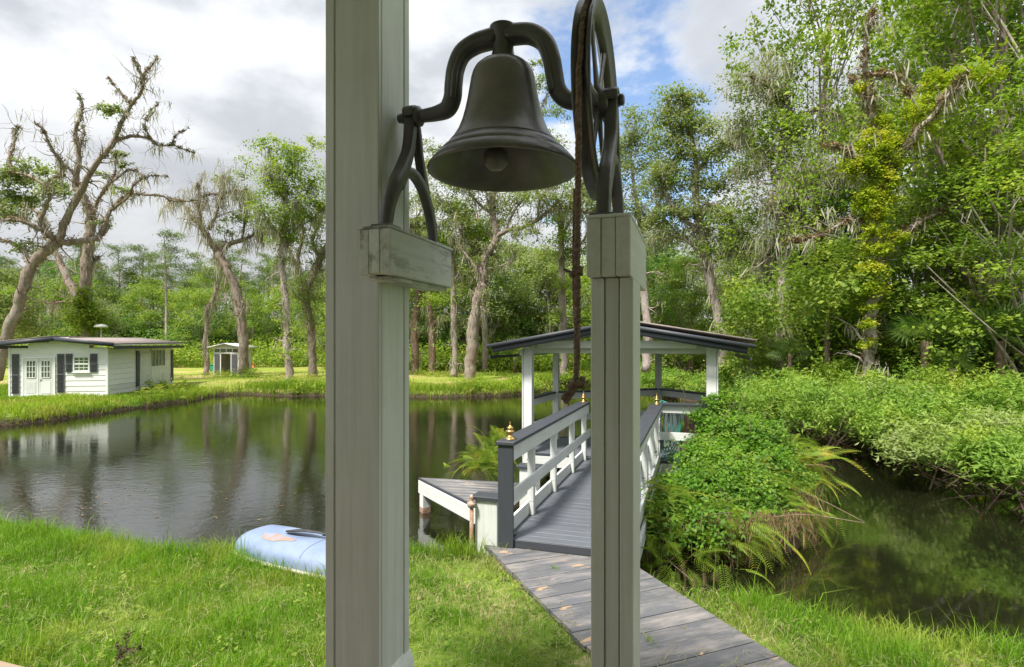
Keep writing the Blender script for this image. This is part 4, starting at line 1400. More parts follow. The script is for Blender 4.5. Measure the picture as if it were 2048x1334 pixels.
# right side: door section and a row of tall panes
sbox('side_door', SW - 0.012, SW + 0.02, 3.0, 4.15, SB + 0.05, 2.2, WHITE, shed, 'h')
sbox('side_panel', SW - 0.012, SW + 0.016, 4.2, 5.84, SB + 0.05, 1.50, WHITE, shed, 'b')
sbox('side_panel', SW - 0.012, SW + 0.016, 4.2, 5.84, 2.30, SE - 0.02, WHITE, shed, 'b')
w = bpy.data.objects.new('window', None)
link(w, shed, Matrix.Translation(sp(SW, 5.0, 1.5)))
for k in range(4):
    b0_ = 4.26 + k * 0.40
    sbox('pane', SW - 0.010, SW + 0.0, b0_, b0_ + 0.36, 1.53, 2.28, GLASS_G, w, 'h', 0)
    sbox('mullion', SW - 0.008, SW + 0.024, b0_ - 0.035, b0_, 1.51, 2.29, WHITE, w, 'h')
sbox('mullion', SW - 0.008, SW + 0.024, 5.82, 5.855, 1.51, 2.29, WHITE, w, 'h')
sbox('vent_hatch', SW + 0.018, SW + 0.034, 5.45, 5.75, 0.58, 1.12, CEIL, shed, 'h')
# roof
RIDGE = SW / 2
OV, OF = 0.40, 0.38


def rslab(name, mat, a0, h0, a1, h1, b0_, b1, t0, t1, parent):
    P = [sp(a_, b_, h_ - t) for b_ in (b0_, b1) for (a_, h_) in ((a0, h0), (a1, h1)) for t in (t0, t1)]
    g = Geo()
    c = sum(P, Vector()) / 8
    ax = (sp(a1, 0, h1) - sp(a0, 0, h0)).normalized()
    W = Matrix.Translation(c) @ Matrix(((ax.x, Sy.x, 0, 0), (ax.y, Sy.y, 0, 0), (ax.z, 0, 1, 0), (0, 0, 0, 1)))
    Wi = W.inverted()
    g.add([tuple(Wi @ v) for v in P], [(0, 1, 3, 2), (4, 6, 7, 5), (0, 4, 5, 1), (2, 3, 7, 6), (0, 2, 6, 4), (1, 5, 7, 3)])
    return g.build(name, mat, parent, W=W)


HEv, HAp = 2.53, 3.02
for a0 in (-OV, SW + OV):
    rslab('roof', SHINGLE, a0, HEv + 0.03, RIDGE, HAp + 0.03, -OF, SL + 0.4, 0.0, 0.03, shed)
    rslab('soffit', SIDING, a0, HEv - 0.01, RIDGE, HAp - 0.01, -OF + 0.03, SL + 0.36, 0.02, 0.05, shed)
    rslab('barge_board', DARK, a0, HEv + 0.022, RIDGE, HAp + 0.022, -OF - 0.03, -OF - 0.003, 0.0, 0.17, shed)
sbox('eave_board', SW + OV + 0.002, SW + OV + 0.027, -OF - 0.02, SL + 0.40, HEv - 0.12, HEv + 0.02, DARK, shed, 'b')
sbox('eave_board', -OV - 0.027, -OV - 0.002, -OF - 0.02, SL + 0.40, HEv - 0.12, HEv + 0.02, DARK, shed, 'b')

# ------------------------------------------------------------------ small white garden kiosk
K0 = Vector((-19.6, 37.4, 0))
kiosk = empty('garden_hut', K0 + Vector((0.8, 0.8, 0.5)), 'tiny white hut with open doorway and dark shutters across the meadow', 'hut')
KS = {}


def kbox(name, x0, x1, y0, y1, z0, z1, mat, parent=None, along='x', bev=0.004):
    c = K0 + Vector(((x0 + x1) / 2, (y0 + y1) / 2, (z0 + z1) / 2))
    a, b_, h = x1 - x0, y1 - y0, z1 - z0
    if along == 'x':
        return box(name, c, (a, b_, h), mat, parent or kiosk, (1, 0, 0), (0, 0, 1), bev)
    if along == 'y':
        return box(name, c, (b_, a, h), mat, parent or kiosk, (0, 1, 0), (0, 0, 1), bev)
    return box(name, c, (h, a, b_), mat, parent or kiosk, (0, 0, 1), (0, 1, 0), bev)


KH = 2.30
kbox('side_wall', 0, 0.06, 0.02, 1.8, 0.3, KH, WHITE, None, 'h')
kbox('side_wall', 1.60, 1.66, 0.02, 1.8, 0.3, KH, WHITE, None, 'h')
kbox('rear_wall', 0.06, 1.60, 1.74, 1.8, 0.3, KH, WHITE, None, 'h')
kbox('front_wall', 0, 0.46, -0.02, 0.02, 0.3, 1.98, WHITE, None, 'h')
kbox('front_wall', 1.16, 1.66, -0.02, 0.02, 0.3, 1.98, WHITE, None, 'h')
kbox('header', 0, 1.66, -0.025, 0.02, 1.98, 2.08, WHITE, None, 'x')
kbox('header', 0, 1.66, -0.025, 0.02, 2.30, 2.40, WHITE, None, 'x')
kbox('door_frame', 0.44, 0.50, -0.055, -0.021, 0.35, 1.98, WHITE, None, 'h')
kbox('door_frame', 1.13, 1.19, -0.055, -0.021, 0.35, 1.98, WHITE, None, 'h')
for k in range(4):
    kbox('transom_pane', 0.05 + k * 0.4, 0.40 + k * 0.4, -0.010, 0.0, 2.085, 2.295, GLASS_D, None, 'x', 0)
    kbox('transom_bar', 0.40 + k * 0.4, 0.45 + k * 0.4, -0.03, 0.018, 2.081, 2.299, WHITE, None, 'h')
for x0 in (0.06, 1.22):
    s = bpy.data.objects.new('shutter', None)
    link(s, kiosk, Matrix.Translation(K0 + Vector((x0, 0, 0.5))))
    kbox('shutter_board', x0, x0 + 0.33, -0.055, -0.022, 0.45, 1.95, SHUT, s, 'h')
    kbox('shutter_rail', x0, x0 + 0.33, -0.064, -0.056, 1.13, 1.18, SHUT, s, 'x')
kbox('cabinet', 0.75, 1.02, 1.2, 1.6, 0.5, 0.95, RAWW, None, 'x')
kbox('cross_board', 0.70, 0.98, 1.69, 1.735, 1.72, 1.78, DARK, None, 'x')
kbox('cross_board', 0.82, 0.87, 1.69, 1.733, 1.40, 1.70, DARK, None, 'h')
for s_ in (-1, 1):
    g = Geo()
    xa, xb = 0.83, 0.83 + s_ * 1.12
    for z0_, z1_ in ((2.68, 2.42),):
        P = [K0 + Vector((x, y, z)) for y in (-0.3, 2.1) for (x, z) in ((xa, z0_), (xb, z1_), (xb, z1_ - 0.05), (xa, z0_ - 0.05))]
        g.add([tuple(p) for p in P], [(0, 1, 2, 3), (7, 6, 5, 4), (0, 4, 5, 1), (1, 5, 6, 2), (2, 6, 7, 3), (3, 7, 4, 0)])
    g.build('roof', GREYM if False else WHITE, kiosk)
g = Geo()
P = [K0 + Vector(p) for p in ((0.0, 0.0, 2.40), (1.66, 0.0, 2.40), (0.83, 0.0, 2.62), (0.0, 0.05, 2.40), (1.66, 0.05, 2.40), (0.83, 0.05, 2.62))]
g.add([tuple(p) for p in P], [(0, 3, 4, 1), (1, 4, 5, 2), (2, 5, 3, 0)], [(0, 1, 2), (3, 5, 4)])
g.build('gable', WHITE, kiosk)

# bin and garden hydrant far away
bn = empty('garden_bin', at(428, 728, 44), 'small green bin standing in the meadow behind the hut', 'bin')
c = at(428, 733, 44)
box('bin_body', (c.x, c.y, 0.75), (0.45, 0.45, 0.5), GREENP, bn, bev=0.03)
box('bin_lid', (c.x, c.y, 1.03), (0.52, 0.52, 0.06), GREENP, bn, bev=0.02)
c = at(507, 727, 46)
g = Geo()
lathe(g, [(0.0, 0.0), (0.26, 0.0), (0.26, 0.03), (0.08, 0.06), (0.06, 0.22), (0.08, 0.25), (0.05, 0.36), (0.02, 0.45), (0, 0.46)], 14, Matrix.Translation((c.x, c.y, 0.72)))
tag(g.build('orange_marker', ORANGE, smooth=True), 'small orange marker on the grass right of the hut', 'marker')
# lamp on a pole behind the shed roof
lp = empty('yard_lamp', at(202, 670, 33), 'white yard lamp head on a thin pole behind the shed roof', 'lamp')
c = at(202, 688, 33)
g = Geo()
tube(g, [(c.x, c.y, 0.4), (c.x, c.y, 3.6)], 0.03, 8)
g.build('pole', GREYM, lp, smooth=True)
g = Geo()
lathe(g, [(0.0, 3.78), (0.20, 3.74), (0.34, 3.66), (0.36, 3.60), (0.12, 3.58), (0.0, 3.58)], 16, Matrix.Translation((c.x, c.y, 0)))
g.build('lamp_head', WHITE, lp, smooth=True)
# ------------------------------------------------------------------ vegetation helpers
def leaf_quads(g, C, size, rng, up=0.5, asp=0.55, out=None, outk=0.0, tint=None, jit_=0.35):
    """a diamond leaf at each centre"""
    n_ = len(C)
    N = rng.normal(0, 1, (n_, 3))
    N /= np.linalg.norm(N, axis=1)[:, None]
    N[:, 2] = np.abs(N[:, 2])
    N += np.array([0, 0, up])
    if out is not None:
        N += out * outk
    N /= np.linalg.norm(N, axis=1)[:, None] + 1e-9
    Rr = rng.normal(0, 1, (n_, 3))
    A = np.cross(N, Rr)
    A /= np.linalg.norm(A, axis=1)[:, None] + 1e-9
    B = np.cross(N, A)
    s = (size * (1 + rng.uniform(-jit_, jit_, n_)))[:, None] * 0.5
    v = np.stack([C - A * s, C + B * s * asp - N * s * 0.15, C + A * s, C - B * s * asp - N * s * 0.15], 1).reshape(-1, 3)
    tn_ = rng.random(n_) if tint is None else tint
    g.add(v, np.arange(n_ * 4).reshape(-1, 4), tint=np.repeat(tn_, 4))


def shell_pts(rng, blobs, n_, inner=0.55, flat_bottom=0.35):
    """points biased to the outside of a set of ellipsoids (cx,cy,cz,rx,ry,rz)"""
    B = np.array(blobs, float)
    wgt = (B[:, 3] * B[:, 4] * B[:, 5]) ** (2 / 3)
    k = rng.choice(len(B), n_, p=wgt / wgt.sum())
    d = rng.normal(0, 1, (n_, 3))
    d /= np.linalg.norm(d, axis=1)[:, None]
    d[:, 2] = np.where(d[:, 2] < -flat_bottom, -d[:, 2] * rng.random(n_), d[:, 2])
    r = inner + (1 - inner) * rng.random(n_) ** 0.6
    return B[k, :3] + d * r[:, None] * B[k, 3:], d


def foliage(g, rng, blobs, clumps, per, sigma, size, up=0.5, asp=0.55, inner=0.5, flat=0.6):
    c, d = shell_pts(rng, blobs, clumps, inner)
    per_ = np.maximum(4, (per * rng.uniform(0.45, 1.5, clumps)).astype(int))
    idx = np.repeat(np.arange(clumps), per_)
    sg = sigma * rng.uniform(0.6, 1.35, clumps)
    off = rng.normal(0, 1, (len(idx), 3)) * sg[idx][:, None]
    off[:, 2] *= flat
    ct = rng.random(clumps)
    tint = np.clip(ct[idx] * 0.6 + rng.random(len(idx)) * 0.4, 0, 1)
    leaf_quads(g, c[idx] + off, size, rng, up, asp, d[idx], 0.35, tint)
    return c


MOSSK = 0.62


def moss_strands(g, pts, rng, length, wid=0.05, per=6, spread=0.15):
    """hanging beards of spanish moss"""
    pts = np.asarray(pts)
    n_ = len(pts) * per
    P = np.repeat(pts, per, 0) + rng.normal(0, spread, (n_, 3)) * np.array([1, 1, 0.3])
    L = length * MOSSK * rng.uniform(0.25, 1.3, n_) ** 1.4
    a = rng.uniform(0, 6.28, n_)
    W = np.stack([np.cos(a), np.sin(a), np.zeros(n_)], 1) * (wid * rng.uniform(0.4, 1.2, n_))[:, None]
    dr = rng.normal(0, 0.26, (n_, 3)) * L[:, None]
    dr[:, 2] = 0
    m1 = P + dr * 0.5 - np.array([0, 0, 1]) * L[:, None] * 0.5
    m2 = P + dr - np.array([0, 0, 1]) * L[:, None]
    v = np.stack([P - W * 0.5, P + W * 0.5, m1 + W, m1 - W, m2], 1).reshape(-1, 3)
    b = np.arange(n_)[:, None] * 5
    g.add(v, b + np.array([[0, 1, 2, 3]]), b + np.array([[3, 2, 4]]), np.repeat(rng.random(n_), 5))


def grow(g, rng, p, d, L, r, lvl, tips, wander=0.28, lift=0.06, kids=(2, 4), sides=5, bark_pts=None, gn=4):
    pts, rad = [np.array(p)], [r]
    d = np.array(d, float)
    for k in range(gn):
        d = d + rng.normal(0, wander, 3) + np.array([0, 0, lift])
        d /= np.linalg.norm(d)
        pts.append(pts[-1] + d * L / gn)
        rad.append(r * (1 - 0.65 * (k + 1) / gn))
    tube(g, pts, rad, sides if r > 0.03 else 3, cap=False)
    if bark_pts is not None:
        bark_pts.extend(pts)
    if lvl <= 0:
        tips.append(pts[-1])
        tips.append(pts[-2])
        return
    for _ in range(rng.integers(kids[0], kids[1] + 1)):
        k = rng.integers(1, gn + 1)
        dd = d + rng.normal(0, 0.65, 3)
        dd /= np.linalg.norm(dd)
        grow(g, rng, pts[k], dd, L * rng.uniform(0.45, 0.75), rad[k] * 0.7, lvl - 1, tips, wander, lift, kids, sides, bark_pts, gn)
    tips.append(pts[-1])


def broad_tree(name, rng, H, crown_r, trunk_r, lf, bk, leafsize, clumps, per, sigma, low=0.35, nblob=9, lean=0.0, moss=0, mossl=0.8, spread=1.0, up=0.5):
    """unique meshes (trunk, crown, moss) around the origin; returns list of (part, mesh)"""
    gt = Geo()
    top = np.array([lean * H * 0.3 + rng.normal(0, 0.3), rng.normal(0, 0.3), H * 0.72])
    m_ = np.array([lean * H * 0.1 + rng.normal(0, 0.15), rng.normal(0, 0.2), H * 0.36])
    cm_ = catmull([(0, 0, -0.3), (0.0, 0.0, 0.25), m_, top], 4)
    rr = np.interp(np.arange(len(cm_)), [0, 2, 4, len(cm_) - 1], [trunk_r * 1.5, trunk_r * 1.15, trunk_r, trunk_r * 0.3])
    tube(gt, cm_, rr, 9)
    blobs = []
    for k in range(nblob):
        a = 2.4 * k + rng.uniform(-0.4, 0.4)
        f = k / max(1, nblob - 1)
        hz_ = H * (low + (0.86 - low) * f)
        rad = crown_r * math.sin(math.pi * (0.25 + 0.65 * f)) * rng.uniform(0.5, 0.9) * spread
        br = crown_r * rng.uniform(0.36, 0.60)
        c = np.array([lean * hz_ * 0.3 + math.cos(a) * rad, math.sin(a) * rad, hz_])
        blobs.append((*c, br, br, br * rng.uniform(0.55, 0.85)))
        k0 = int(np.clip((hz_ / H - 0.15) / 0.75, 0.15, 0.95) * (len(cm_) - 1))
        s_ = cm_[k0]
        mid2 = (s_ + c) / 2 + rng.normal(0, 0.25, 3)
        tube(gt, catmull([s_, mid2, c], 4), np.linspace(rr[k0] * 0.55, 0.025, 9), 5, cap=False)
        for _ in range(3):
            e = c + rng.normal(0, 1, 3) * br * 0.5
            tube(gt, catmull([mid2, (mid2 + e) / 2 + rng.normal(0, 0.15, 3), e], 3), np.linspace(rr[k0] * 0.22, 0.012, 7), 3, cap=False)
    blobs.append((lean * H * 0.3, 0, H * 0.9, crown_r * 0.4, crown_r * 0.4, H * 0.1))
    out = [('trunk', gt.mesh(name + '_trunk', bk, True))]
    gl = Geo()
    cl = foliage(gl, rng, blobs, clumps, per, sigma, leafsize, up=up)
    out.append(('crown', gl.mesh(name + '_crown', lf)))
    if moss:
        gm = Geo()
        moss_strands(gm, cl[rng.integers(0, len(cl), moss)] - np.array([0, 0, sigma * 0.5]), rng, mossl, wid=0.02)
        out.append(('moss', gm.mesh(name + '_moss', L_MOSS)))
    return out


def plant_tree(meshes, objname, x, y, rot, s, label, cat='tree', group=None, z=None, sz=1.0):
    zz_ = float(ground_h(np.array([x]), np.array([y]))[0]) if z is None else z
    root = bpy.data.objects.new(objname, None)
    COL.objects.link(root)
    root.matrix_basis = Matrix.Translation((x, y, zz_ - 0.05)) @ Matrix.Rotation(rot, 4, 'Z') @ Matrix.Diagonal((s, s, s * sz, 1))
    tag(root, label, cat, group)
    for nm, me in meshes:
        o = bpy.data.objects.new(nm, me)
        COL.objects.link(o)
        o.parent = root
        if nm == 'moss':
            o['kind'] = 'stuff'
    return root


def skeleton_tree(objname, label, y0, limbs, leafspots, seed, leafmat_=None, bk=None, twig=0.35, twigL=1.1, twlvl=1, moss_p=0.4, mossl=0.9, rfern=0.5, leafsize=0.13, spot_n=420, group=None, yfun=None, tipleaf=0, kidsn=(1, 3)):
    """a tree drawn from its limbs as seen: each limb = (r0, r1, depth change, [(px, py)...]) in photo pixels at about y0"""
    rng = np.random.default_rng(seed)
    gt, gm, gl, gr = Geo(), Geo(), Geo(), Geo()
    px_all, off_all = [], []
    barkp, tips = [], []
    base = None
    for r0, r1, dz, P in limbs:
        P = np.array(P, float)
        st = 0.0
        if px_all:
            A = np.array(px_all)
            dd_ = ((A - P[0]) ** 2).sum(1)
            st = off_all[int(dd_.argmin())]
        cm_ = catmull([(a, b_, 0) for a, b_ in P], 5)[:, :2]
        L = np.concatenate([[0], np.cumsum(np.linalg.norm(np.diff(cm_, axis=0), axis=1))])
        L /= L[-1]
        off = st + dz * L
        W = np.array([tuple(at(a, b_, y0 + o)) for (a, b_), o in zip(cm_, off)])
        nz_ = rng.normal(0, 0.028, W.shape) * min(1.0, r0 * 6)
        nz_[0] = 0
        W = W + nz_
        rad = r0 + (r1 - r0) * L
        rad = rad * (1 + 0.06 * rng.normal(0, 1, len(rad)))
        rad = np.maximum(rad, 0.012)
        tube(gt, W, rad, 9 if r0 > 0.12 else 6)
        if base is None:
            base = W[0]
        px_all.extend(cm_.tolist())
        off_all.extend(off.tolist())
        for k in range(1, len(W)):
            nb_ = rng.poisson(twig * (0.4 + 1.2 * L[k]))
            for _ in range(nb_):
                T = W[k] - W[k - 1]
                T /= np.linalg.norm(T) + 1e-9
                d = T * 0.6 + rng.normal(0, 0.8, 3) + np.array([0, 0, 0.25])
                d /= np.linalg.norm(d)
                if r0 < 0.35 or L[k] > 0.5:
                    grow(gt, rng, W[k], d, twigL * rng.uniform(0.4, 1.2), min(rad[k] * 0.35, 0.05), twlvl, tips, 0.35, 0.05, kidsn)
            dens = moss_p * 0.75 * (0.2 + L[k])
            if rng.random() < dens:
                barkp.append(W[k])
                barkp.append((W[k] + W[k - 1]) / 2)
        # epiphytes along the limb
        if rfern > 0:
            nf = int(len(W) * 44 * rfern)
            kk = rng.uniform(0.2 if r0 > 0.25 else 0, len(W) - 1.01, nf)
            i0 = kk.astype(int)
            fr = (kk - i0)[:, None]
            c = W[i0] * (1 - fr) + W[i0 + 1] * fr
            rd = rad[i0][:, None]
            gate = np.sin(kk * 1.9 + seed + r0 * 40) + rng.normal(0, 0.5, nf) > 0.0
            c = c + rng.normal(0, 1, c.shape) * (rd * 0.6 + 0.035) + np.array([0, 0, 1]) * rd * 0.3
            leaf_quads(gr, c[gate], 0.13, rng, up=0.1, asp=0.35)
        tips.append(W[-1])
    tips = np.array(tips)
    root = empty(objname, base, label, 'tree', group)
    gt.build('limbs', bk or BARK, root, smooth=True)
    if barkp or moss_p > 0:
        mp = np.array(barkp) if barkp else tips[:1]
        ts = tips[rng.random(len(tips)) < moss_p * 0.16]
        if len(ts):
            mp = np.concatenate([mp, ts])
        moss_strands(gm, mp - np.array([0, 0, 0.05]), rng, mossl, wid=0.022, per=8, spread=0.13)
        tag(gm.build('moss', L_MOSS, root), kind='stuff')
    if gr.v:
        tag(gr.build('epiphytes', L_RFERN, root), kind='stuff')
    if leafspots or tipleaf:
        bl = []
        for px, py, rr_, dz in leafspots:
            c = at(px, py, y0 + dz)
            bl.append((*c, rr_, rr_, rr_ * 0.7))
        for c, d, e, f, a, b_ in [(b[0], b[1], b[2], b[3], b[4], b[5]) for b in bl]:
            foliage(gl, rng, [(c, d, e, f, a, b_)], max(3, int(spot_n * 2.3 * f * f / 24)), 24, 0.22 * min(1.2, f), leafsize, inner=0.2)
        if tipleaf:
            t_ = tips[rng.random(len(tips)) < min(1, tipleaf)]
            n_ = 26
            idx = np.repeat(np.arange(len(t_)), n_)
            leaf_quads(gl, t_[idx] + rng.normal(0, 0.25, (len(idx), 3)) * np.array([1, 1, 0.6]), leafsize, rng, 0.5, 0.55, None, 0, np.clip(np.repeat(rng.random(len(t_)), n_) * .6 + rng.random(len(idx)) * .4, 0, 1))
        gl.build('leaves', leafmat_ or L_OAK, root)
    return root


# ------------------------------------------------------------------ forest far behind the meadow
rng = np.random.default_rng(21)
BR = [broad_tree('forest_oak_%d' % k, np.random.default_rng(100 + k), 12, 4.2, 0.22, [L_OAK, L_BRT, L_MID, L_BRT, L_MID, L_DRK][k], BARK, 0.26, 190, 42, 0.55, low=0.22, nblob=10) for k in range(6)]


def pine(name, seed, H):
    r_ = np.random.default_rng(seed)
    gt, gl = Geo(), Geo()
    tube(gt, catmull([(0, 0, -0.2), (r_.normal(0, .1), 0, H * 0.5), (r_.normal(0, .25), r_.normal(0, .2), H * 0.98)], 5), np.linspace(0.20, 0.05, 11), 7)
    cs = []
    for k in range(26):
        f = r_.uniform(0.0, 1.0)
        h = H * (0.58 + 0.42 * f)
        a = r_.uniform(0, 6.28)
        L = (1 - f * 0.75) * 2.6 * r_.uniform(0.4, 1.0)
        e = np.array([math.cos(a) * L, math.sin(a) * L, h + L * 0.25])
        tube(gt, catmull([(0, 0, h - 0.2), e * np.array([.5, .5, 1]) + np.array([0, 0, -0.15]), e], 3), np.linspace(0.05, 0.012, 7), 3, cap=False)
        for _ in range(3):
            cs.append(e + r_.normal(0, 0.42, 3) * np.array([1, 1, 0.5]))
    cs = np.array(cs)
    idx = np.repeat(np.arange(len(cs)), 60)
    off = r_.normal(0, 0.36, (len(idx), 3)) * np.array([1, 1, 0.45])
    leaf_quads(gl, cs[idx] + off, 0.34, r_, up=0.3, asp=0.14, tint=np.clip(np.repeat(r_.random(len(cs)), 60) * .6 + r_.random(len(idx)) * .4, 0, 1))
    return [('trunk', gt.mesh(name + '_trunk', BARKP, True)), ('crown', gl.mesh(name + '_crown', L_PIN))]


PN = [pine('forest_pine_%d' % k, 300 + k, 15) for k in range(3)]

zones = [
    # px0, px1, y0, y1, count, height range (m), kinds, name, label, group
    (-80, 660, 64, 92, 38, (11.5, 16.0), 'pine', 'pine_tree', 'slim sparse pine', 'pines in the wood behind the meadow'),
    (-120, 660, 55, 75, 30, (7.0, 10.5), 'broad', 'broadleaf_tree', "round leafy tree", 'leafy trees at the wood edge on the left'),
    (660, 1330, 46, 66, 28, (8.5, 12.5), 'broad', 'broadleaf_tree', 'dense green tree behind the oaks', 'dense trees in the wood at centre'),
    (1290, 1700, 38, 52, 10, (8.0, 11.0), 'broad', 'broadleaf_tree', "dense tree", 'trees in the wood behind the gazebo'),
]
PLACES = [(-999, 60, "above the shed roof's left half"), (60, 230, "above the shed roof's right half"), (230, 380, 'just right of the shed'), (380, 520, 'behind the tiny hut'), (520, 660, 'between the hut and the left column'),
          (660, 820, 'hidden mostly by the left column'), (820, 900, 'right beside the left column'), (900, 1010, 'below the bell'), (1010, 1180, 'behind the hanging rope'), (1180, 1300, 'behind the slim bell post'), (1300, 1450, "over the gazebo roof's right half"), (1450, 2500, 'right of the gazebo roof')]
used_lab = {}


def where(lab, px, y, ym, h, hm):
    p = [c for a, b_, c in PLACES if a <= px < b_][0]
    l_ = '%s %s %s' % ('taller' if h > hm else 'shorter', lab, p)
    if y > ym:
        l_ += ', farther'
    used_lab[l_] = used_lab.get(l_, 0) + 1
    if used_lab[l_] > 1:
        l_ = l_.replace('taller ', ['', 'tall right-hand ', 'tall rightmost ', 'tall farthest right ', 'tall thin farthest right '][min(4, used_lab[l_] - 1)]).replace('shorter ', ['', 'short right-hand ', 'short rightmost ', 'short farthest right ', 'very short farthest right '][min(4, used_lab[l_] - 1)])
    return l_


for px0, px1, ya, yb, cnt, (h0, h1), kind, nm, lab, grp in zones:
    for k in range(cnt):
        px = px0 + (px1 - px0) * (k + rng.uniform(0.1, 0.9)) / cnt
        y = rng.uniform(ya, yb)
        h = rng.uniform(h0, h1) * (y / ((ya + yb) / 2)) ** 0.4
        if kind == 'pine':
            plant_tree(PN[rng.integers(3)], nm, (px - 1024) * y / F, y, rng.uniform(0, 6.28), h / 15 * 1.0, where(lab, px, y, (ya + yb) / 2, h, (h0 + h1) / 2), 'pine tree', grp)
        else:
            plant_tree(BR[rng.integers(6)], nm, (px - 1024) * y / F, y, rng.uniform(0, 6.28), h / 12 * 1.0, where(lab, px, y, (ya + yb) / 2, h, (h0 + h1) / 2), 'tree', grp, sz=rng.uniform(0.9, 1.15))
plant_tree(PN[0], 'pine_tree', (333 - 1024) * 58 / F, 58, 0.4, 13.7 / 15, 'tallest pine standing alone above the tree line left of the mossy oaks', 'pine tree', sz=1.0)

# undergrowth at the wood edge: a mass nobody could count
g = Geo()
bl = []
for k in range(150):
    px = rng.uniform(-150, 1500)
    y = 52 + rng.uniform(-1, 5) if px < 700 else 44 + rng.uniform(-1, 6)
    if px > 1230:
        y = 38 + rng.uniform(-2, 6)
    r_ = rng.uniform(0.8, 2.3)
    bl.append(((px - 1024) * y / F, y, 0.4 + r_ * 0.35, r_ * 1.4, r_, r_ * 0.9))
foliage(g, rng, bl, 2600, 26, 0.42, 0.24, inner=0.6)
tag(g.build('undergrowth', L_BRT), kind='stuff')
g = Geo()
bl = []
for k in range(120):
    px = rng.uniform(-150, 1600)
    y = 58 + rng.uniform(0, 14) if px < 700 else 49 + rng.uniform(0, 12)
    r_ = rng.uniform(1.4, 2.6)
    bl.append(((px - 1024) * y / F, y, 1.0 + r_ * 0.8, r_ * 1.5, r_, r_ * 1.3))
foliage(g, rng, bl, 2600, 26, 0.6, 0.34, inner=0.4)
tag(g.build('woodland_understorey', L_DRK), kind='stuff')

# ------------------------------------------------------------------ the big lichen covered oaks on the left
skeleton_tree('dying_oak', 'big half dead oak leaning right over the shed roof with bare forked crown', 30,
    [(0.28, 0.25, 0.0, [(-8, 760), (8, 690), (30, 630), (44, 588), (60, 538), (85, 508), (117, 486)]),
     (0.20, 0.05, -1.5, [(117, 486), (132, 440), (160, 385), (188, 335), (222, 290), (245, 240), (262, 210), (283, 182), (286, 160), (272, 128), (266, 116)]),
     (0.07, 0.015, 0.5, [(284, 166), (290, 145), (305, 128), (316, 112)]),
     (0.10, 0.02, 1.0, [(225, 285), (262, 272), (300, 278), (318, 292), (345, 290), (372, 300), (388, 303)]),
     (0.05, 0.015, 0.4, [(300, 278), (290, 250), (300, 225), (318, 205)]),
     (0.04, 0.012, 0.4, [(345, 290), (352, 270), (378, 256)]),
     (0.05, 0.012, 0.6, [(262, 208), (245, 190), (228, 170), (216, 155)]),
     (0.17, 0.03, 2.0, [(117, 486), (150, 484), (190, 478), (207, 460), (222, 420), (245, 395), (270, 388), (320, 392), (355, 402), (395, 400)]),
     (0.08, 0.02, -1.0, [(222, 420), (255, 395), (270, 368), (300, 352), (335, 353)]),
     (0.15, 0.04, -2.0, [(117, 486), (100, 470), (70, 455), (45, 442), (15, 440), (-30, 445)]),
     (0.15, 0.05, 1.6, [(62, 532), (50, 505), (30, 490), (0, 480), (-30, 470)]),
     (0.14, 0.04, -1.2, [(100, 470), (82, 448), (88, 420), (100, 395), (92, 372), (110, 352), (128, 352)]),
     (0.09, 0.03, 1.2, [(92, 372), (60, 352), (25, 346), (-10, 360)]),
     (0.11, 0.03, -0.8, [(128, 352), (120, 320), (102, 295), (90, 268), (72, 246)]),
     (0.10, 0.05, 0.6, [(25, 346), (18, 322), (28, 290), (30, 262), (38, 252)])],
    [(40, 365, 1.1, 0.5), (68, 338, 0.9, 0.2), (95, 350, 0.6, -0.3), (20, 400, 1.2, 0.6), (0, 430, 1.3, 0), (112, 390, 0.9, -0.4), (118, 375, 0.7, 0), (218, 226, 0.6, -1), (232, 222, 0.5, -1), (60, 405, 0.9, 1), (240, 385, 0.6, 1), (208, 452, 0.5, 1),
     (5, 350, 1.0, 0), (60, 500, 0.8, 1), (12, 620, 1.5, 1.5), (30, 660, 1.6, 2.0), (-10, 560, 1.4, 1.0)],
    seed=11, twig=0.55, moss_p=0.30, rfern=0.8, leafsize=0.17, spot_n=330, leafmat_=L_OAK)
skeleton_tree('ivy_oak', 'bare upright oak with ivy wrapped base behind the shed roof', 34,
    [(0.33, 0.28, 0.0, [(178, 690), (176, 640), (172, 590), (172, 530), (178, 480), (184, 440)]),
     (0.24, 0.05, -0.8, [(184, 440), (176, 415), (168, 395), (152, 372), (158, 330), (156, 290), (150, 262), (160, 238), (164, 208), (157, 186)]),
     (0.10, 0.03, 0.8, [(156, 300), (168, 270), (166, 250)]),
     (0.26, 0.14, 1.2, [(168, 620), (150, 590), (134, 555), (118, 520), (104, 490), (92, 462)]),
     (0.12, 0.03, 1.0, [(92, 462), (80, 430), (60, 415), (35, 408), (0, 412)]),
     (0.12, 0.03, -1.0, [(184, 440), (196, 400), (214, 372), (232, 358), (262, 340), (290, 352)]),
     (0.08, 0.02, -0.6, [(196, 400), (225, 360), (232, 320), (236, 300)]),
     (0.12, 0.05, 0.4, [(172, 540), (188, 520), (198, 515)]),
     (0.09, 0.03, 0.6, [(172, 606), (140, 602), (105, 606), (78, 602)]),
     (0.10, 0.03, -0.5, [(168, 395), (150, 350), (128, 330), (110, 318)])],
    [(238, 310, 0.5, -1), (250, 330, 0.4, -1), (200, 350, 0.4, 0)],
    seed=12, twig=0.5, moss_p=0.5, rfern=1.0, mossl=1.4, leafsize=0.17)
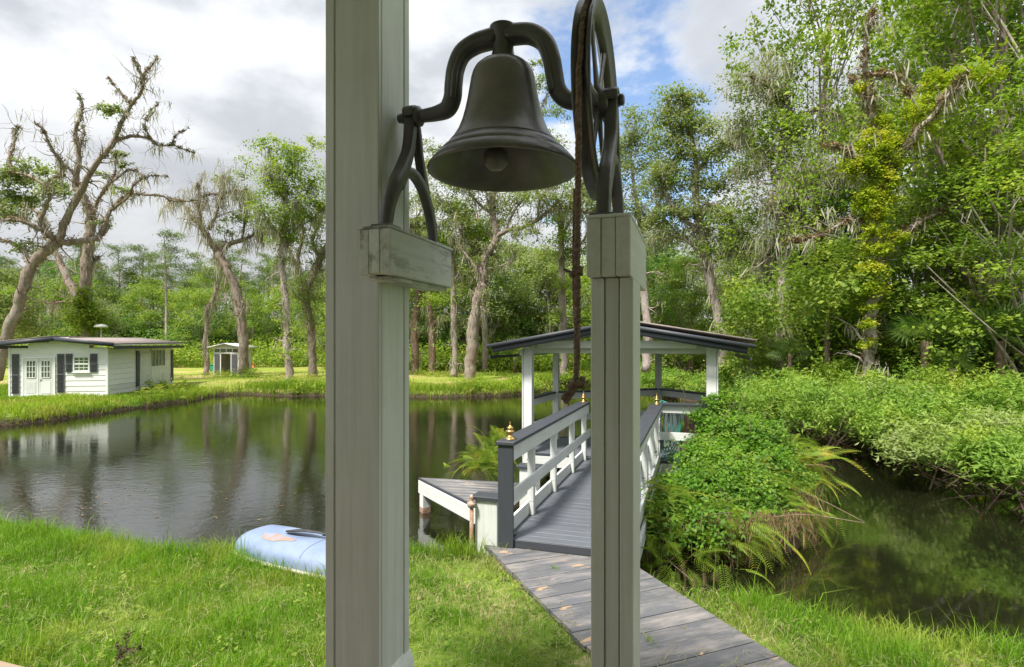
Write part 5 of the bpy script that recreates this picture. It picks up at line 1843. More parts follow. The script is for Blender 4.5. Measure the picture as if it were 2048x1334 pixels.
# ivy on its base: a thing of its own
g = Geo()
rng = np.random.default_rng(77)
foliage(g, rng, [(*at(165, 655, 33.6), 0.75, 0.7, 1.7), (*at(168, 612, 33.6), 0.5, 0.5, 1.1), (*at(190, 648, 33.6), 0.45, 0.5, 1.3)], 220, 24, 0.22, 0.16, inner=0.75)
tag(g.build('ivy', L_BRT), 'yellow green ivy mound round the trunk of the bare oak behind the shed', 'ivy')

skeleton_tree('mossy_oak', 'gaunt dark oak with thick moss beards standing over the tiny hut', 36.2,
    [(0.30, 0.26, 0.0, [(486, 748), (487, 700), (484, 650), (476, 600), (465, 560), (450, 530), (436, 508)]),
     (0.20, 0.04, -1.0, [(436, 508), (418, 480), (404, 455), (398, 420), (398, 390), (395, 362)]),
     (0.14, 0.04, 1.0, [(404, 455), (388, 435), (368, 410), (352, 398), (335, 398)]),
     (0.20, 0.05, 1.0, [(436, 508), (455, 490), (485, 480), (505, 470), (530, 462)]),
     (0.12, 0.03, -0.6, [(418, 460), (432, 430), (440, 400), (455, 385), (478, 385), (495, 380)]),
     (0.09, 0.02, -0.5, [(440, 400), (448, 370), (445, 350)]),
     (0.09, 0.02, 0.5, [(398, 395), (420, 388), (440, 390)]),
     (0.08, 0.02, 0.8, [(485, 480), (490, 440), (495, 405), (505, 385)])],
    [(455, 365, 0.9, 0), (475, 390, 0.9, 0), (500, 400, 1.0, 0.5), (470, 440, 1.0, 0.5), (455, 470, 0.8, 0.3), (500, 440, 1.0, 0.3), (480, 350, 0.7, 0)],
    seed=13, twig=0.8, moss_p=0.95, mossl=1.7, rfern=0.9, leafsize=0.16, spot_n=170)
skeleton_tree('slim_snag', 'thin leaning bare trunk with moss left of the tiny hut', 37.7,
    [(0.17, 0.13, 0.0, [(414, 756), (413, 715), (410, 690), (414, 650), (416, 620), (428, 596)]),
     (0.10, 0.03, 0.5, [(428, 596), (436, 575), (432, 560)])],
    [], seed=14, twig=0.2, moss_p=0.8, mossl=1.0, rfern=0.8)
skeleton_tree('pale_trunk_tree', 'slender tree with pale pinkish trunk standing at the far bank beside the left column', 32.6,
    [(0.22, 0.15, 0.0, [(582, 768), (576, 725), (573, 680), (572, 620), (568, 570), (562, 520), (566, 470), (572, 420), (566, 370)]),
     (0.09, 0.02, 1.5, [(568, 500), (590, 460), (622, 440), (645, 420)]),
     (0.09, 0.02, -1.5, [(566, 480), (545, 452), (528, 430), (520, 405)]),
     (0.08, 0.02, 1.0, [(572, 430), (600, 400), (628, 372)]),
     (0.07, 0.02, -1.0, [(568, 400), (545, 360), (530, 330)]),
     (0.06, 0.015, 0.5, [(566, 370), (590, 330), (585, 300)]),
     (0.05, 0.012, 0.3, [(566, 370), (545, 320), (535, 290)])],
    [(545, 285, 0.7, 0), (565, 300, 0.9, 0), (585, 320, 1.0, 0.3), (560, 340, 1.0, -.3), (535, 380, 1.1, -1), (600, 370, 1.2, 1), (570, 390, 1.1, 0), (625, 350, 1.2, .7), (540, 430, 1.1, -1), (600, 430, 1.2, 1), (565, 445, 1.0, 0), (635, 410, 1.2, 1), (580, 480, 1.0, .6), (640, 290, .8, 1), (612, 310, .7, 1)],
    seed=15, twig=0.9, moss_p=0.75, mossl=1.3, rfern=0.35, leafsize=0.15, spot_n=190, leafmat_=L_BRT, bk=BARKP, tipleaf=0.3)
skeleton_tree('spreading_oak', 'mossy spreading oak partly hidden behind the left column', 36.0,
    [(0.27, 0.22, 0.0, [(626, 762), (625, 715), (622, 660), (612, 600), (620, 560), (640, 520), (655, 490)]),
     (0.17, 0.05, -1.0, [(612, 600), (600, 555), (596, 520), (605, 470), (600, 430)]),
     (0.13, 0.04, 0.8, [(640, 520), (625, 480), (640, 440), (632, 400)]),
     (0.12, 0.04, 1.0, [(600, 540), (560, 470), (530, 455), (515, 470)]),
     (0.16, 0.05, 1.0, [(655, 490), (700, 460), (740, 445), (780, 450)]),
     (0.12, 0.04, 0.0, [(655, 490), (680, 430), (700, 380), (705, 330)])],
    [(600, 590, 1.3, -1), (640, 600, 1.3, -1), (625, 560, 1.2, -1), (600, 480, 1.2, 0), (640, 440, 1.2, 0), (630, 640, 1.2, -.6), (560, 460, 1.0, 0), (590, 420, 1.1, 0), (640, 500, 1.2, 0), (645, 380, 1.1, 0), (700, 420, 1.4, 0), (720, 350, 1.3, 0), (760, 430, 1.2, 0)],
    seed=16, twig=0.9, moss_p=0.95, mossl=1.8, rfern=0.5, leafsize=0.15, spot_n=150, tipleaf=0.25)

# ------------------------------------------------------------------ oaks at centre, seen between the posts
skeleton_tree('leaning_oak', 'largest central oak with pale grey base leaning right behind the bell', 34.5,
    [(0.38, 0.30, 0.0, [(940, 764), (942, 720), (945, 680), (948, 640), (958, 590), (966, 560), (964, 535)]),
     (0.24, 0.14, 0.5, [(964, 535), (972, 510), (992, 480), (990, 450), (984, 420), (988, 390)]),
     (0.15, 0.05, -1.5, [(988, 478), (1010, 462), (1045, 455), (1075, 440), (1100, 420), (1135, 415), (1180, 425), (1215, 415)]),
     (0.12, 0.03, 1.0, [(966, 550), (940, 520), (920, 490), (925, 450), (905, 420), (880, 400)]),
     (0.10, 0.03, 0.8, [(988, 390), (1000, 350), (990, 310), (1010, 270)]),
     (0.10, 0.03, 1.0, [(985, 430), (950, 400), (930, 370), (900, 350), (870, 320)]),
     (0.08, 0.02, -0.7, [(1075, 440), (1080, 400), (1100, 370), (1120, 330)]),
     (0.08, 0.02, -0.7, [(1135, 415), (1150, 380), (1190, 350), (1240, 330)]),
     (0.07, 0.02, 0.7, [(1010, 462), (1030, 420), (1050, 390), (1045, 350)]),
     (0.09, 0.02, 0.9, [(1010, 300), (1060, 250), (1090, 200), (1105, 160)])],
    [(870, 340, 1.2, 1), (900, 380, 1.2, 1), (930, 430, 1.2, 1), (880, 420, 1.2, 1), (1000, 420, 1.0, 0), (1040, 400, 1.2, 0), (1090, 400, 1.2, -1), (1120, 350, 1.2, -1), (1150, 400, 1.2, -1), (1050, 470, 1.0, -1), (1200, 370, 1.3, -1), (950, 370, 1.2, 0), (1000, 330, 1.2, 0),
     (1090, 170, 0.9, 1), (1120, 190, 0.9, 1), (1075, 130, 0.7, 1), (1110, 230, 1.0, 1), (1060, 300, 1.2, 0), (1100, 290, 1.2, 0), (1230, 330, 1.2, -1), (1240, 300, 1.1, -1), (850, 300, 0.8, 1), (885, 305, 0.7, 1)],
    seed=17, twig=1.0, moss_p=0.8, mossl=1.1, rfern=0.6, leafsize=0.15, spot_n=230, tipleaf=0.22)
skeleton_tree('leafy_oak', 'leafy oak whose crown rises behind the wheel and the slim bell post', 32,
    [(0.26, 0.20, 0.0, [(1292, 745), (1296, 680), (1290, 600), (1284, 520), (1280, 450)]),
     (0.14, 0.03, 0.6, [(1280, 450), (1270, 380), (1262, 310), (1268, 250)]),
     (0.12, 0.03, -1.0, [(1282, 470), (1310, 420), (1330, 380), (1345, 330)]),
     (0.10, 0.03, 1.0, [(1284, 500), (1250, 450), (1225, 410), (1210, 370)])],
    [(1262, 240, 1.0, 0), (1290, 270, 1.2, 0), (1250, 290, 1.1, 0), (1320, 300, 1.2, 0), (1285, 330, 1.3, 0), (1240, 350, 1.2, 0), (1340, 350, 1.2, 0), (1300, 390, 1.4, 0), (1220, 390, 1.1, 0), (1345, 420, 1.3, 0), (1260, 430, 1.3, 0), (1310, 460, 1.3, 0), (1350, 480, 1.2, 0)],
    seed=41, twig=1.0, moss_p=0.7, mossl=1.1, rfern=0.5, leafsize=0.15, spot_n=210, bk=BARKP, leafmat_=L_OAK, tipleaf=0.3)
for k, (px, py, y, r_, top, lab, bk, sd) in enumerate([
        (829, 752, 38.9, 0.27, 470, 'brown trunked oak nearest the left column at the far bank', BARKB, 31),
        (863, 752, 38.9, 0.25, 450, 'second brown trunked oak along the far bank with moss veil', BARKB, 32),
        (908, 754, 36.5, 0.22, 480, 'oak with straight blotched grey and white trunk left of the leaning oak', BARKP, 33),
        (969, 742, 43.0, 0.24, 430, 'split brown trunk oak just behind the leaning oak', BARKP, 34),
        (1127, 752, 37.5, 0.26, 430, 'tree with pinkish trunk showing through the left bay of the gazebo', BARKP, 35)]):
    rg = np.random.default_rng(sd)
    dx = rg.uniform(-14, 14)
    mid2 = (py + top) / 2
    limbs = [(r_, r_ * 0.7, 0.0, [(px, py), (px + 2, py - 40), (px - 1, py - 100), (px + dx * 0.5, mid2), (px + dx, top)])]
    spots = []
    for j in range(6):
        q_ = top + rg.uniform(-10, 110)
        ex, ey = px + rg.uniform(-75, 75), q_ - rg.uniform(30, 110)
        limbs.append((r_ * 0.4, 0.025, rg.uniform(-2, 2), [(px + dx * 0.8, q_), ((px + ex) / 2 + rg.uniform(-12, 12), (q_ + ey) / 2 + 8), (ex, ey)]))
        spots.append((ex, ey, rg.uniform(0.9, 1.5), rg.uniform(-1, 1)))
    for j in range(5):
        spots.append((px + rg.uniform(-45, 45), top + rg.uniform(-20, 170), rg.uniform(0.9, 1.4), rg.uniform(-1, 1)))
    skeleton_tree('veiled_oak', lab, y, limbs, spots, seed=sd, twig=0.8, moss_p=0.8, mossl=1.3, rfern=0.5, leafsize=0.155, spot_n=190, bk=bk, tipleaf=0.2, leafmat_=[L_OAK, L_OAK, L_BRT, L_OAK, L_BRT][k])

# ------------------------------------------------------------------ the right hand wood
skeleton_tree('right_mossy_oak', 'tall pale mossy oak right of the gazebo roof with open crown against the sky', 27,
    [(0.26, 0.20, 0.0, [(1446, 760), (1441, 668), (1432, 610), (1420, 560), (1412, 510), (1405, 470), (1398, 430)]),
     (0.16, 0.05, 0.6, [(1398, 430), (1390, 380), (1392, 330), (1385, 280), (1378, 230), (1370, 200)]),
     (0.14, 0.03, -1.5, [(1400, 440), (1420, 410), (1450, 420), (1468, 450), (1490, 470)]),
     (0.13, 0.03, 1.0, [(1405, 470), (1370, 440), (1345, 410), (1330, 380), (1318, 330)]),
     (0.10, 0.02, -1.0, [(1392, 350), (1420, 310), (1455, 290), (1480, 260), (1500, 250)]),
     (0.10, 0.02, 1.0, [(1388, 300), (1350, 270), (1335, 240), (1340, 200)]),
     (0.10, 0.03, 1.0, [(1412, 520), (1370, 480), (1330, 470), (1300, 480)]),
     (0.09, 0.02, -1.0, [(1415, 540), (1450, 500), (1475, 495), (1500, 500)])],
    [(1345, 200, 0.9, 0), (1380, 200, 0.8, 0), (1330, 240, 0.9, 0.5), (1370, 250, 1.0, 0), (1410, 260, 1.0, 0), (1330, 290, 1.0, 0.5), (1370, 310, 1.1, 0), (1420, 320, 1.0, -0.5), (1460, 290, 1.0, -0.8), (1320, 350, 1.0, 0.5), (1350, 370, 1.0, 0.5), (1400, 370, 1.0, 0),
     (1440, 380, 1.0, -0.5), (1480, 350, 1.0, -1), (1450, 440, 1.0, -1), (1340, 430, 0.9, 0.5), (1480, 480, 1.0, -1), (1380, 430, 0.8, 0), (1320, 450, 0.9, 1), (1400, 500, 0.8, 0)],
    seed=18, twig=1.0, moss_p=0.85, mossl=1.1, rfern=0.5, leafsize=0.145, spot_n=360, bk=BARKP, leafmat_=L_OAK, tipleaf=0.35)
skeleton_tree('grey_mossy_oak', 'grey moss hung oak with brown fern covered limbs left of the yellow vine tree', 21,
    [(0.24, 0.18, 0.0, [(1560, 800), (1562, 700), (1566, 600), (1570, 520), (1572, 440), (1565, 360)]),
     (0.14, 0.04, 0.5, [(1565, 360), (1560, 300), (1580, 240), (1570, 180), (1585, 120)]),
     (0.12, 0.04, -1.2, [(1570, 420), (1600, 380), (1640, 350), (1680, 340), (1720, 330)]),
     (0.12, 0.03, 1.0, [(1568, 380), (1530, 320), (1500, 290), (1480, 270)]),
     (0.11, 0.03, -1.2, [(1572, 440), (1540, 410), (1560, 390), (1600, 360), (1650, 345)]),
     (0.10, 0.03, 1.0, [(1570, 480), (1540, 500), (1520, 540)]),
     (0.10, 0.03, 1.0, [(1580, 240), (1630, 220), (1670, 230), (1700, 260)]),
     (0.09, 0.03, -1.0, [(1570, 200), (1530, 170), (1500, 150)])],
    [(1500, 200, 0.8, 0), (1540, 180, 0.9, 0), (1580, 200, 0.8, 0), (1520, 240, 0.8, 0), (1600, 260, 0.8, 0), (1540, 300, 0.8, 0), (1580, 320, 0.8, 0), (1500, 330, 0.8, 0), (1620, 300, 0.8, 0), (1660, 290, 0.8, 0), (1600, 420, 0.6, 0), (1540, 420, 0.6, 0)],
    seed=19, twig=1.3, moss_p=1.0, mossl=1.0, rfern=1.0, leafsize=0.11, spot_n=230, bk=BARKP, tipleaf=0.25, twlvl=2, twigL=1.3)
skeleton_tree('vine_tree', 'tree wrapped in yellow green vines rising to bare brown ferny limbs on the right', 15.4,
    [(0.13, 0.13, 0.0, [(1735, 760), (1738, 700), (1742, 650), (1750, 580), (1755, 520), (1752, 460), (1758, 400), (1765, 340)]),
     (0.12, 0.03, -0.8, [(1765, 340), (1760, 290), (1745, 230), (1738, 180), (1730, 120), (1735, 60), (1750, 10)]),
     (0.11, 0.03, -1.5, [(1762, 380), (1790, 320), (1830, 270), (1870, 225), (1905, 180), (1930, 150)]),
     (0.08, 0.02, 0.6, [(1745, 230), (1720, 180), (1700, 150)]),
     (0.09, 0.03, 0.4, [(1755, 520), (1790, 480), (1830, 450), (1880, 425), (1920, 400), (1945, 385)]),
     (0.07, 0.02, -0.8, [(1762, 350), (1720, 330), (1690, 300), (1650, 290)]),
     (0.05, 0.01, -0.8, [(1738, 150), (1790, 150), (1820, 190)]),
     (0.04, 0.01, -0.4, [(1752, 460), (1700, 440), (1640, 470), (1600, 480), (1570, 485)])],
    [], seed=20, twig=0.7, moss_p=0.35, mossl=0.6, rfern=1.3, bk=BARKP, twigL=0.8)
rng = np.random.default_rng(90)
g = Geo()
vb = []
for px, py, r_ in ((1736, 690, .15), (1738, 650, .18), (1742, 620, .2), (1748, 580, .26), (1742, 545, .28), (1755, 505, .28), (1748, 470, .3), (1756, 435, .3), (1735, 400, .34), (1765, 370, .4), (1730, 345, .42), (1755, 320, .45), (1745, 290, .42), (1790, 330, .38),
                   (1820, 295, .34), (1850, 265, .3), (1840, 230, .45), (1880, 210, .45), (1915, 180, .5), (1960, 165, .5), (1790, 290, .3), (1730, 420, .26), (1770, 400, .28), (1700, 340, .3), (1760, 250, .25), (1725, 180, .2), (1870, 170, .35), (1800, 480, .18)):
    k_ = 1.15 if py > 440 else 1.0
    vb.append((*at(px, py, 15.1), r_ * k_, r_ * k_, r_ * 1.25))
foliage(g, rng, vb, 1150, 22, 0.075, 0.08, inner=0.5)
tag(g.build('trunk_vine', L_YEL), 'yellow and green creeper climbing the trunk and right limb of the vine tree', 'vine')

BR2 = [broad_tree('wood_tree_%d' % k, np.random.default_rng(500 + k), 14, 3.3, 0.17, [L_MID, L_BRT, L_DRK, L_MID][k], [BARK, BARKP, BARKB, BARK][k], 0.155, [300, 330, 600, 560][k], 36, 0.235, low=[0.3, 0.3, 0.12, 0.12][k], nblob=15, lean=[0, .1, -.1, .05][k], moss=[0, 60, 0, 40][k]) for k in range(4)]
spots = [
    # px, depth, height, variant, scale xy-rot, label
    (1640, 22.5, 20.5, 0, 'tall green tree whose top passes the blue sky left of the vine tree'),
    (1860, 25.5, 21.5, 1, 'tall leafy tree directly behind the vine tree reaching the top of the frame'),
    (1910, 20.0, 20.0, 1, 'tall bright tree right of the vine tree beneath the white sky gap'),
    (2000, 17.0, 18.5, 0, 'dense green tree at the right frame edge behind the palmettos'),
    (2120, 16.0, 19.0, 1, 'leafy tree cut by the right frame edge'),
    (1940, 25.0, 22.0, 2, 'dark tree deep in the wood at the far right'),
    (1560, 33.0, 9.5, 1, 'lighter green tree behind the grey mossy oak'),
    (1480, 34.0, 8.8, 3, 'low rounded tree behind the gazebo roof on the right'),
    (1380, 36.0, 8.3, 3, 'dark rounded tree above the gazebo roof peak'),
    (1610, 25.0, 9.5, 2, 'shaded low tree under the grey mossy oak'),
    (1700, 21.0, 8.5, 2, 'dark understorey tree left of the vine trunk'),
    (1830, 17.5, 7.5, 0, 'broad low tree with vivid leaves right of the vine trunk'),
    (1950, 15.5, 7.5, 3, 'vivid low tree above the palmettos at right'),
    (2060, 14.5, 9.0, 1, 'low bright tree at the right edge above the bushes'),
    (1560, 24.0, 6.5, 3, 'small pale leaved tree beside the gazebo eave'),
    (2150, 20.0, 22.0, 2, 'dark tall tree outside the right edge')]
for k, (px, y, h, v_, lab) in enumerate(spots):
    s_ = h / 14
    sxy = min(s_, 0.75 + 0.25 * s_) if h > 12 else s_ * 1.25
    root = plant_tree(BR2[v_], 'wood_tree', (px - 1024) * y / F, y, k * 1.7, sxy, lab, 'tree', None, sz=s_ / sxy)

# understorey leaf mass in the right wood
g = Geo()
bl = []
rng = np.random.default_rng(91)
for k in range(90):
    px = rng.uniform(1480, 2150)
    y = rng.uniform(16.5, 27) - (px - 1480) / 670 * 2.5
    r_ = rng.uniform(0.7, 1.6)
    bl.append(((px - 1024) * y / F, y, rng.uniform(0.8, 4.5), r_, r_, r_ * 1.2))
foliage(g, rng, bl, 2600, 30, 0.28, 0.15, inner=0.4)
tag(g.build('wood_understorey', L_MID), kind='stuff')
# climbing vines that curtain the wood
g = Geo()
n_ = 220
P = []
for k in range(n_):
    px = rng.uniform(1560, 2080)
    y = rng.uniform(15.5, 19)
    P.append(tuple(at(px, rng.uniform(120, 640), y)))
for p in P[::1]:
    c = np.array(p) - np.array([0, 0, 1]) * rng.uniform(0, 1.6, 40)[:, None] + rng.normal(0, 0.14, (40, 3))
    leaf_quads(g, c, 0.12, rng, up=0.2)
tag(g.build('hanging_vines', L_BRT), kind='stuff')

# ------------------------------------------------------------------ bushes along the creek
def bush(objname, label, c, rx, ry, rz, seed, mat=None, leaf=0.085, clumps=420, per=26, sigma=0.11, group=None, asp=0.32, nb_=15, stems=14):
    r_ = np.random.default_rng(seed)
    bl = []
    for k in range(nb_):
        a = r_.uniform(0, 6.28)
        q_ = r_.uniform(0, 0.75) ** 0.7
        bl.append((c[0] + math.cos(a) * rx * q_, c[1] + math.sin(a) * ry * q_, c[2] + rz * (0.30 + 0.42 * r_.random() * (1 - q_ * 0.5)), rx * r_.uniform(0.20, 0.42), ry * r_.uniform(0.20, 0.42), rz * r_.uniform(0.18, 0.40)))
    root = empty(objname, (c[0], c[1], c[2]), label, 'bush', group)
    g = Geo()
    cl = foliage(g, r_, bl, clumps, per, sigma, leaf, up=0.35, asp=asp, inner=0.62, flat=0.8)
    # loose shoots
    n2 = clumps // 3
    k = r_.integers(0, len(cl), n2)
    tp = cl[k] + np.stack([r_.normal(0, .08, n2), r_.normal(0, .08, n2), r_.uniform(.05, .30, n2)], 1) * rz * 0.7
    idx = np.repeat(np.arange(n2), 9)
    fr = r_.random(len(idx))[:, None]
    leaf_quads(g, cl[k][idx] * (1 - fr) + tp[idx] * fr + r_.normal(0, 0.025, (len(idx), 3)), leaf, r_, up=0.3, asp=asp)
    g.build('leaves', mat or L_BSH, root)
    g = Geo()
    for _ in range(stems):
        t_ = cl[r_.integers(0, len(cl))]
        b = np.array([c[0] + r_.normal(0, rx * 0.22), c[1] + r_.normal(0, ry * 0.22), c[2] - 0.15])
        tube(g, catmull([b, (b + t_) / 2 + r_.normal(0, 0.1, 3), t_], 3), np.linspace(0.02, 0.006, 7), 4, cap=False)
    g.build('stems', BARKB, root, smooth=True)
    return root


L_YBS = leafmat('pale_bush_leaves', (0.16, 0.25, 0.05), (0.34, 0.42, 0.12), (0.30, 0.36, 0.14), scale=0.9)
bushes = [
    (1600, 15.8, 1.5, 1.3, 1.55, 0, 'bright bush at the left end of the creek hedge by the gazebo', None),
    (1540, 18.5, 1.6, 1.4, 1.75, 1, 'blue green bush just right of the gazebo corner post', L_DRK),
    (1690, 14.0, 1.6, 1.4, 1.75, 2, 'large lime bush bulging over the creek below the vine tree', None),
    (1660, 16.8, 1.7, 1.4, 1.9, 3, 'tall bush behind the lime bush and in front of the vine trunk', L_BRT),
    (1790, 13.6, 1.4, 1.3, 1.45, 4, 'bright leafy bush in the middle of the creek hedge', L_YBS),
    (1790, 15.6, 1.7, 1.4, 1.95, 5, 'rear bush in the middle of the creek hedge', None),
    (1890, 12.2, 1.4, 1.2, 1.40, 6, 'bush overhanging the dark creek water toward the right', None),
    (1920, 14.4, 1.7, 1.4, 1.85, 7, 'rear green bush of the creek hedge below the palmettos', L_BRT),
    (1975, 10.7, 1.3, 1.2, 1.20, 8, 'low pale bush with bare stems near the right end of the hedge', L_YBS),
    (2040, 13.2, 1.6, 1.4, 1.75, 9, 'pale bush at the right frame edge behind the low bush', None),
    (2100, 9.0, 1.15, 1.0, 1.15, 10, 'nearest creek bush with yellow flowers at the right frame edge', None),
    (1450, 24.0, 1.9, 1.5, 1.55, 11, 'bush seen just past the right gazebo post', None),
    (1350, 27.5, 2.2, 1.6, 1.35, 12, 'wide bush filling the right bay of the gazebo', None),
    (1265, 34.0, 2.4, 1.6, 1.6, 13, 'far bush behind the slim bell post', None),
    (1215, 40.0, 2.4, 1.6, 1.5, 14, 'small far bush at the bend of the pond', None),
    (1500, 21.5, 1.7, 1.5, 1.85, 15, 'dark bush under the gazebo eave tip', L_MID),
    (1720, 19.2, 2.0, 1.5, 2.3, 16, 'tall shaded bush at the foot of the vine tree', L_MID),
    (1860, 17.2, 1.9, 1.4, 2.4, 17, 'tall green bush between the vine tree and the palmettos', L_BRT)]
for px, y, rx, ry, rz, sd, lab, mt in bushes:
    x = (px - 1024) * y / F
    near = y < 17
    if near:
        x, y, rx, ry, rz = x - 0.5, y - 0.45, rx * 1.22, ry * 1.2, rz * 1.18
    bush('creek_bush', lab, (x, y, 0.10), rx, ry, rz, 600 + sd, mt, leaf=0.115 if near else 0.14, clumps=400 if near else 300, per=24, sigma=0.12 if near else 0.17, asp=0.28)
# low fringe of twigs and dry leaves over the creek edge
g = Geo()
rng = np.random.default_rng(93)
edge = [(8.3, 8.9), (8.0, 9.6), (7.9, 10.6), (8.1, 11.6), (8.1, 12.6), (7.9, 13.6), (7.8, 14.6), (8.0, 16), (8.4, 18), (8.7, 20.5)]
for k in range(len(edge) - 1):
    a, b_ = np.array(edge[k]), np.array(edge[k + 1])
    n2 = 150
    t_ = rng.random(n2)[:, None]
    p = a * (1 - t_) + b_ * t_
    c = np.concatenate([p + rng.normal(0, 0.22, (n2, 2)) + np.array([-0.05, 0]), rng.uniform(0.02, 0.45, (n2, 1))], 1)
    leaf_quads(g, c, 0.05, rng, up=0.1, asp=0.3)
tag(g.build('bank_litter', L_BRN), kind='stuff')
# yellow flowers
g = Geo()
for px, py in ((2022, 937), (1961, 997), (1958, 1040), (2035, 905)):
    c = np.array(at(px, py, 9.1)) + rng.normal(0, 0.012, (7, 3))
    leaf_quads(g, c, 0.05, rng, up=0.2, asp=0.9)
FLW = leafmat('flower_petals', (0.75, 0.5, 0.02), (0.85, 0.6, 0.03))
tag(g.build('yellow_flowers', FLW), kind='stuff')

# palmettos: each fan leaf a part
def fan_mesh(seed, L=0.75, nbl=20):
    r_ = np.random.default_rng(seed)
    g = Geo()
    for k in range(nbl):
        a = (k / (nbl - 1) - 0.5) * R(250)
        l_ = L * (1 - 0.25 * abs(k / (nbl - 1) - 0.5)) * r_.uniform(0.9, 1.05)
        d = np.array([math.cos(a), math.sin(a), 0])
        s_ = np.array([-math.sin(a), math.cos(a), 0])
        w_ = 0.045
        p = [d * 0.05, d * l_ * 0.5 + s_ * w_ * 0.6 + np.array([0, 0, 0.03]), d * l_ + np.array([0, 0, -0.12 * l_]), d * l_ * 0.5 - s_ * w_ * 0.6 + np.array([0, 0, 0.03])]
        g.add(p, [(0, 3, 2, 1)], tint=np.full(4, r_.random()))
    g.add([(-0.6, -0.008, -0.25), (-0.6, 0.008, -0.25), (0.06, 0.008, 0), (0.06, -0.008, 0)], [(0, 1, 2, 3)])
    return g


FAN = fan_mesh(1).mesh('fan_leaf', L_DRK)
FAN2 = fan_mesh(2).mesh('fan_leaf', leafmat('palmetto_leaves', (0.10, 0.17, 0.05), (0.20, 0.28, 0.10), trans=0.25))
rng = np.random.default_rng(95)


def palmetto(px, py, y, s, cnt, label, up=0.5):
    c = at(px, py, y)
    root = empty('palmetto', (c.x, c.y, c.z - 0.5 * s), label, 'palmetto')
    for k in range(cnt):
        a = k * 2.4 + rng.uniform(-.3, .3)
        el = rng.uniform(0.1, 1.2)
        d = Vector((math.cos(a) * math.cos(el), math.sin(a) * math.cos(el), math.sin(el)))
        p = Vector(c) + d * 0.62 * s
        M = Matrix.Translation(p) @ d.to_track_quat('X', 'Z').to_matrix().to_4x4() @ Matrix.Rotation(rng.uniform(-.5, .5), 4, 'X') @ Matrix.Scale(s * rng.uniform(.8, 1.1), 4)
        o = bpy.data.objects.new('fan_leaf', FAN if k % 3 == 0 else FAN2)
        link(o, root, M)
    g = Geo()
    tube(g, [(c.x, c.y, min(0.3, c.z - 0.6)), (c.x, c.y, c.z + 0.1)], [0.12 * s, 0.10 * s], 8)
    g.build('trunk', BARKB, root, smooth=True)


palmetto(1850, 690, 15.2, 0.95, 13, 'palmetto with spiky fans at the centre right above the hedge')
palmetto(2000, 690, 14.3, 1.05, 14, 'larger palmetto near the right edge with drooping lower fans')
palmetto(1655, 650, 18.5, 0.95, 12, 'dark palmetto left of the vine tree trunk')
palmetto(2035, 630, 15.0, 1.1, 12, 'highest palmetto high up against the right frame edge')
palmetto(1905, 745, 14.6, 0.7, 10, 'small palmetto tucked behind the hedge top')
palmetto(1030, 715, 43.0, 1.3, 10, 'far palmetto under the trees left of the gazebo')
palmetto(1580, 715, 18.6, 0.6, 9, 'little withered palmetto beside the gazebo eave')

# ------------------------------------------------------------------ ferns: each frond a part
def frond_mesh(seed, L=0.9, npair=26, w=0.17, droop=0.5, mat=None):
    r_ = np.random.default_rng(seed)
    g = Geo()
    tt_ = np.linspace(0, 1, 10)
    rx_ = np.stack([tt_ * L * (1 - 0.25 * tt_ * droop), np.zeros(10), -droop * L * tt_ ** 2.2 * 0.6 + 0.0 * tt_], 1)
    tube(g, rx_, np.linspace(0.005, 0.0015, 10), 3, cap=False, tint=0.3)
    for k in range(npair):
        f = 0.14 + 0.86 * k / npair
        c = np.array([np.interp(f, tt_, rx_[:, j]) for j in range(3)])
        hw = w * math.sin(math.pi * min(1, 0.22 + f * 0.80)) ** 0.8 * r_.uniform(0.85, 1.1) + 0.008
        for s_ in (-1, 1):
            tip = c + np.array([hw * 0.38, s_ * hw, -hw * 0.25])
            a_ = c + np.array([0.011, s_ * hw * 0.3, 0.0])
            b_ = c + np.array([-0.006, s_ * hw * 0.3, -0.004])
            g.add([c, b_, tip, a_] if s_ > 0 else [c, a_, tip, b_], [(0, 1, 2, 3)], tint=np.full(4, 0.25 + 0.5 * f))
    return g.mesh('frond', mat or L_FRN)


FR_ = [frond_mesh(k, 0.9, 23, 0.18, [0.7, 1.2, 1.6][k]) for k in range(3)]
FRD = [frond_mesh(9, 0.9, 17, 0.12, 1.2, L_BRN)]
FRG = [frond_mesh(20 + k, 0.8, 19, 0.15, 1.0, L_BRT) for k in range(2)]


def fern(c, n_, s, label, seed, meshes=None, el=(0.1, 1.3), az=(0, 6.28), dry=0.1, name='fern', r0=0.06):
    r_ = np.random.default_rng(seed)
    meshes = meshes or FR_
    root = empty(name, c, label, 'fern')
    for k in range(n_):
        a = r_.uniform(*az)
        e = r_.uniform(*el)
        d = Vector((math.cos(a) * math.cos(e), math.sin(a) * math.cos(e), math.sin(e)))
        q_ = d.to_track_quat('X', 'Z').to_matrix().to_4x4()
        me = FRD[0] if r_.random() < dry else meshes[r_.integers(len(meshes))]
        o = bpy.data.objects.new('frond', me)
        off = Vector((r_.normal(0, r0), r_.normal(0, r0), r_.normal(0, r0 * 0.5)))
        link(o, root, Matrix.Translation(Vector(c) + off) @ q_ @ Matrix.Rotation(r_.uniform(-.6, .6), 4, 'X') @ Matrix.Scale(s * r_.uniform(.65, 1.15), 4))
    return root


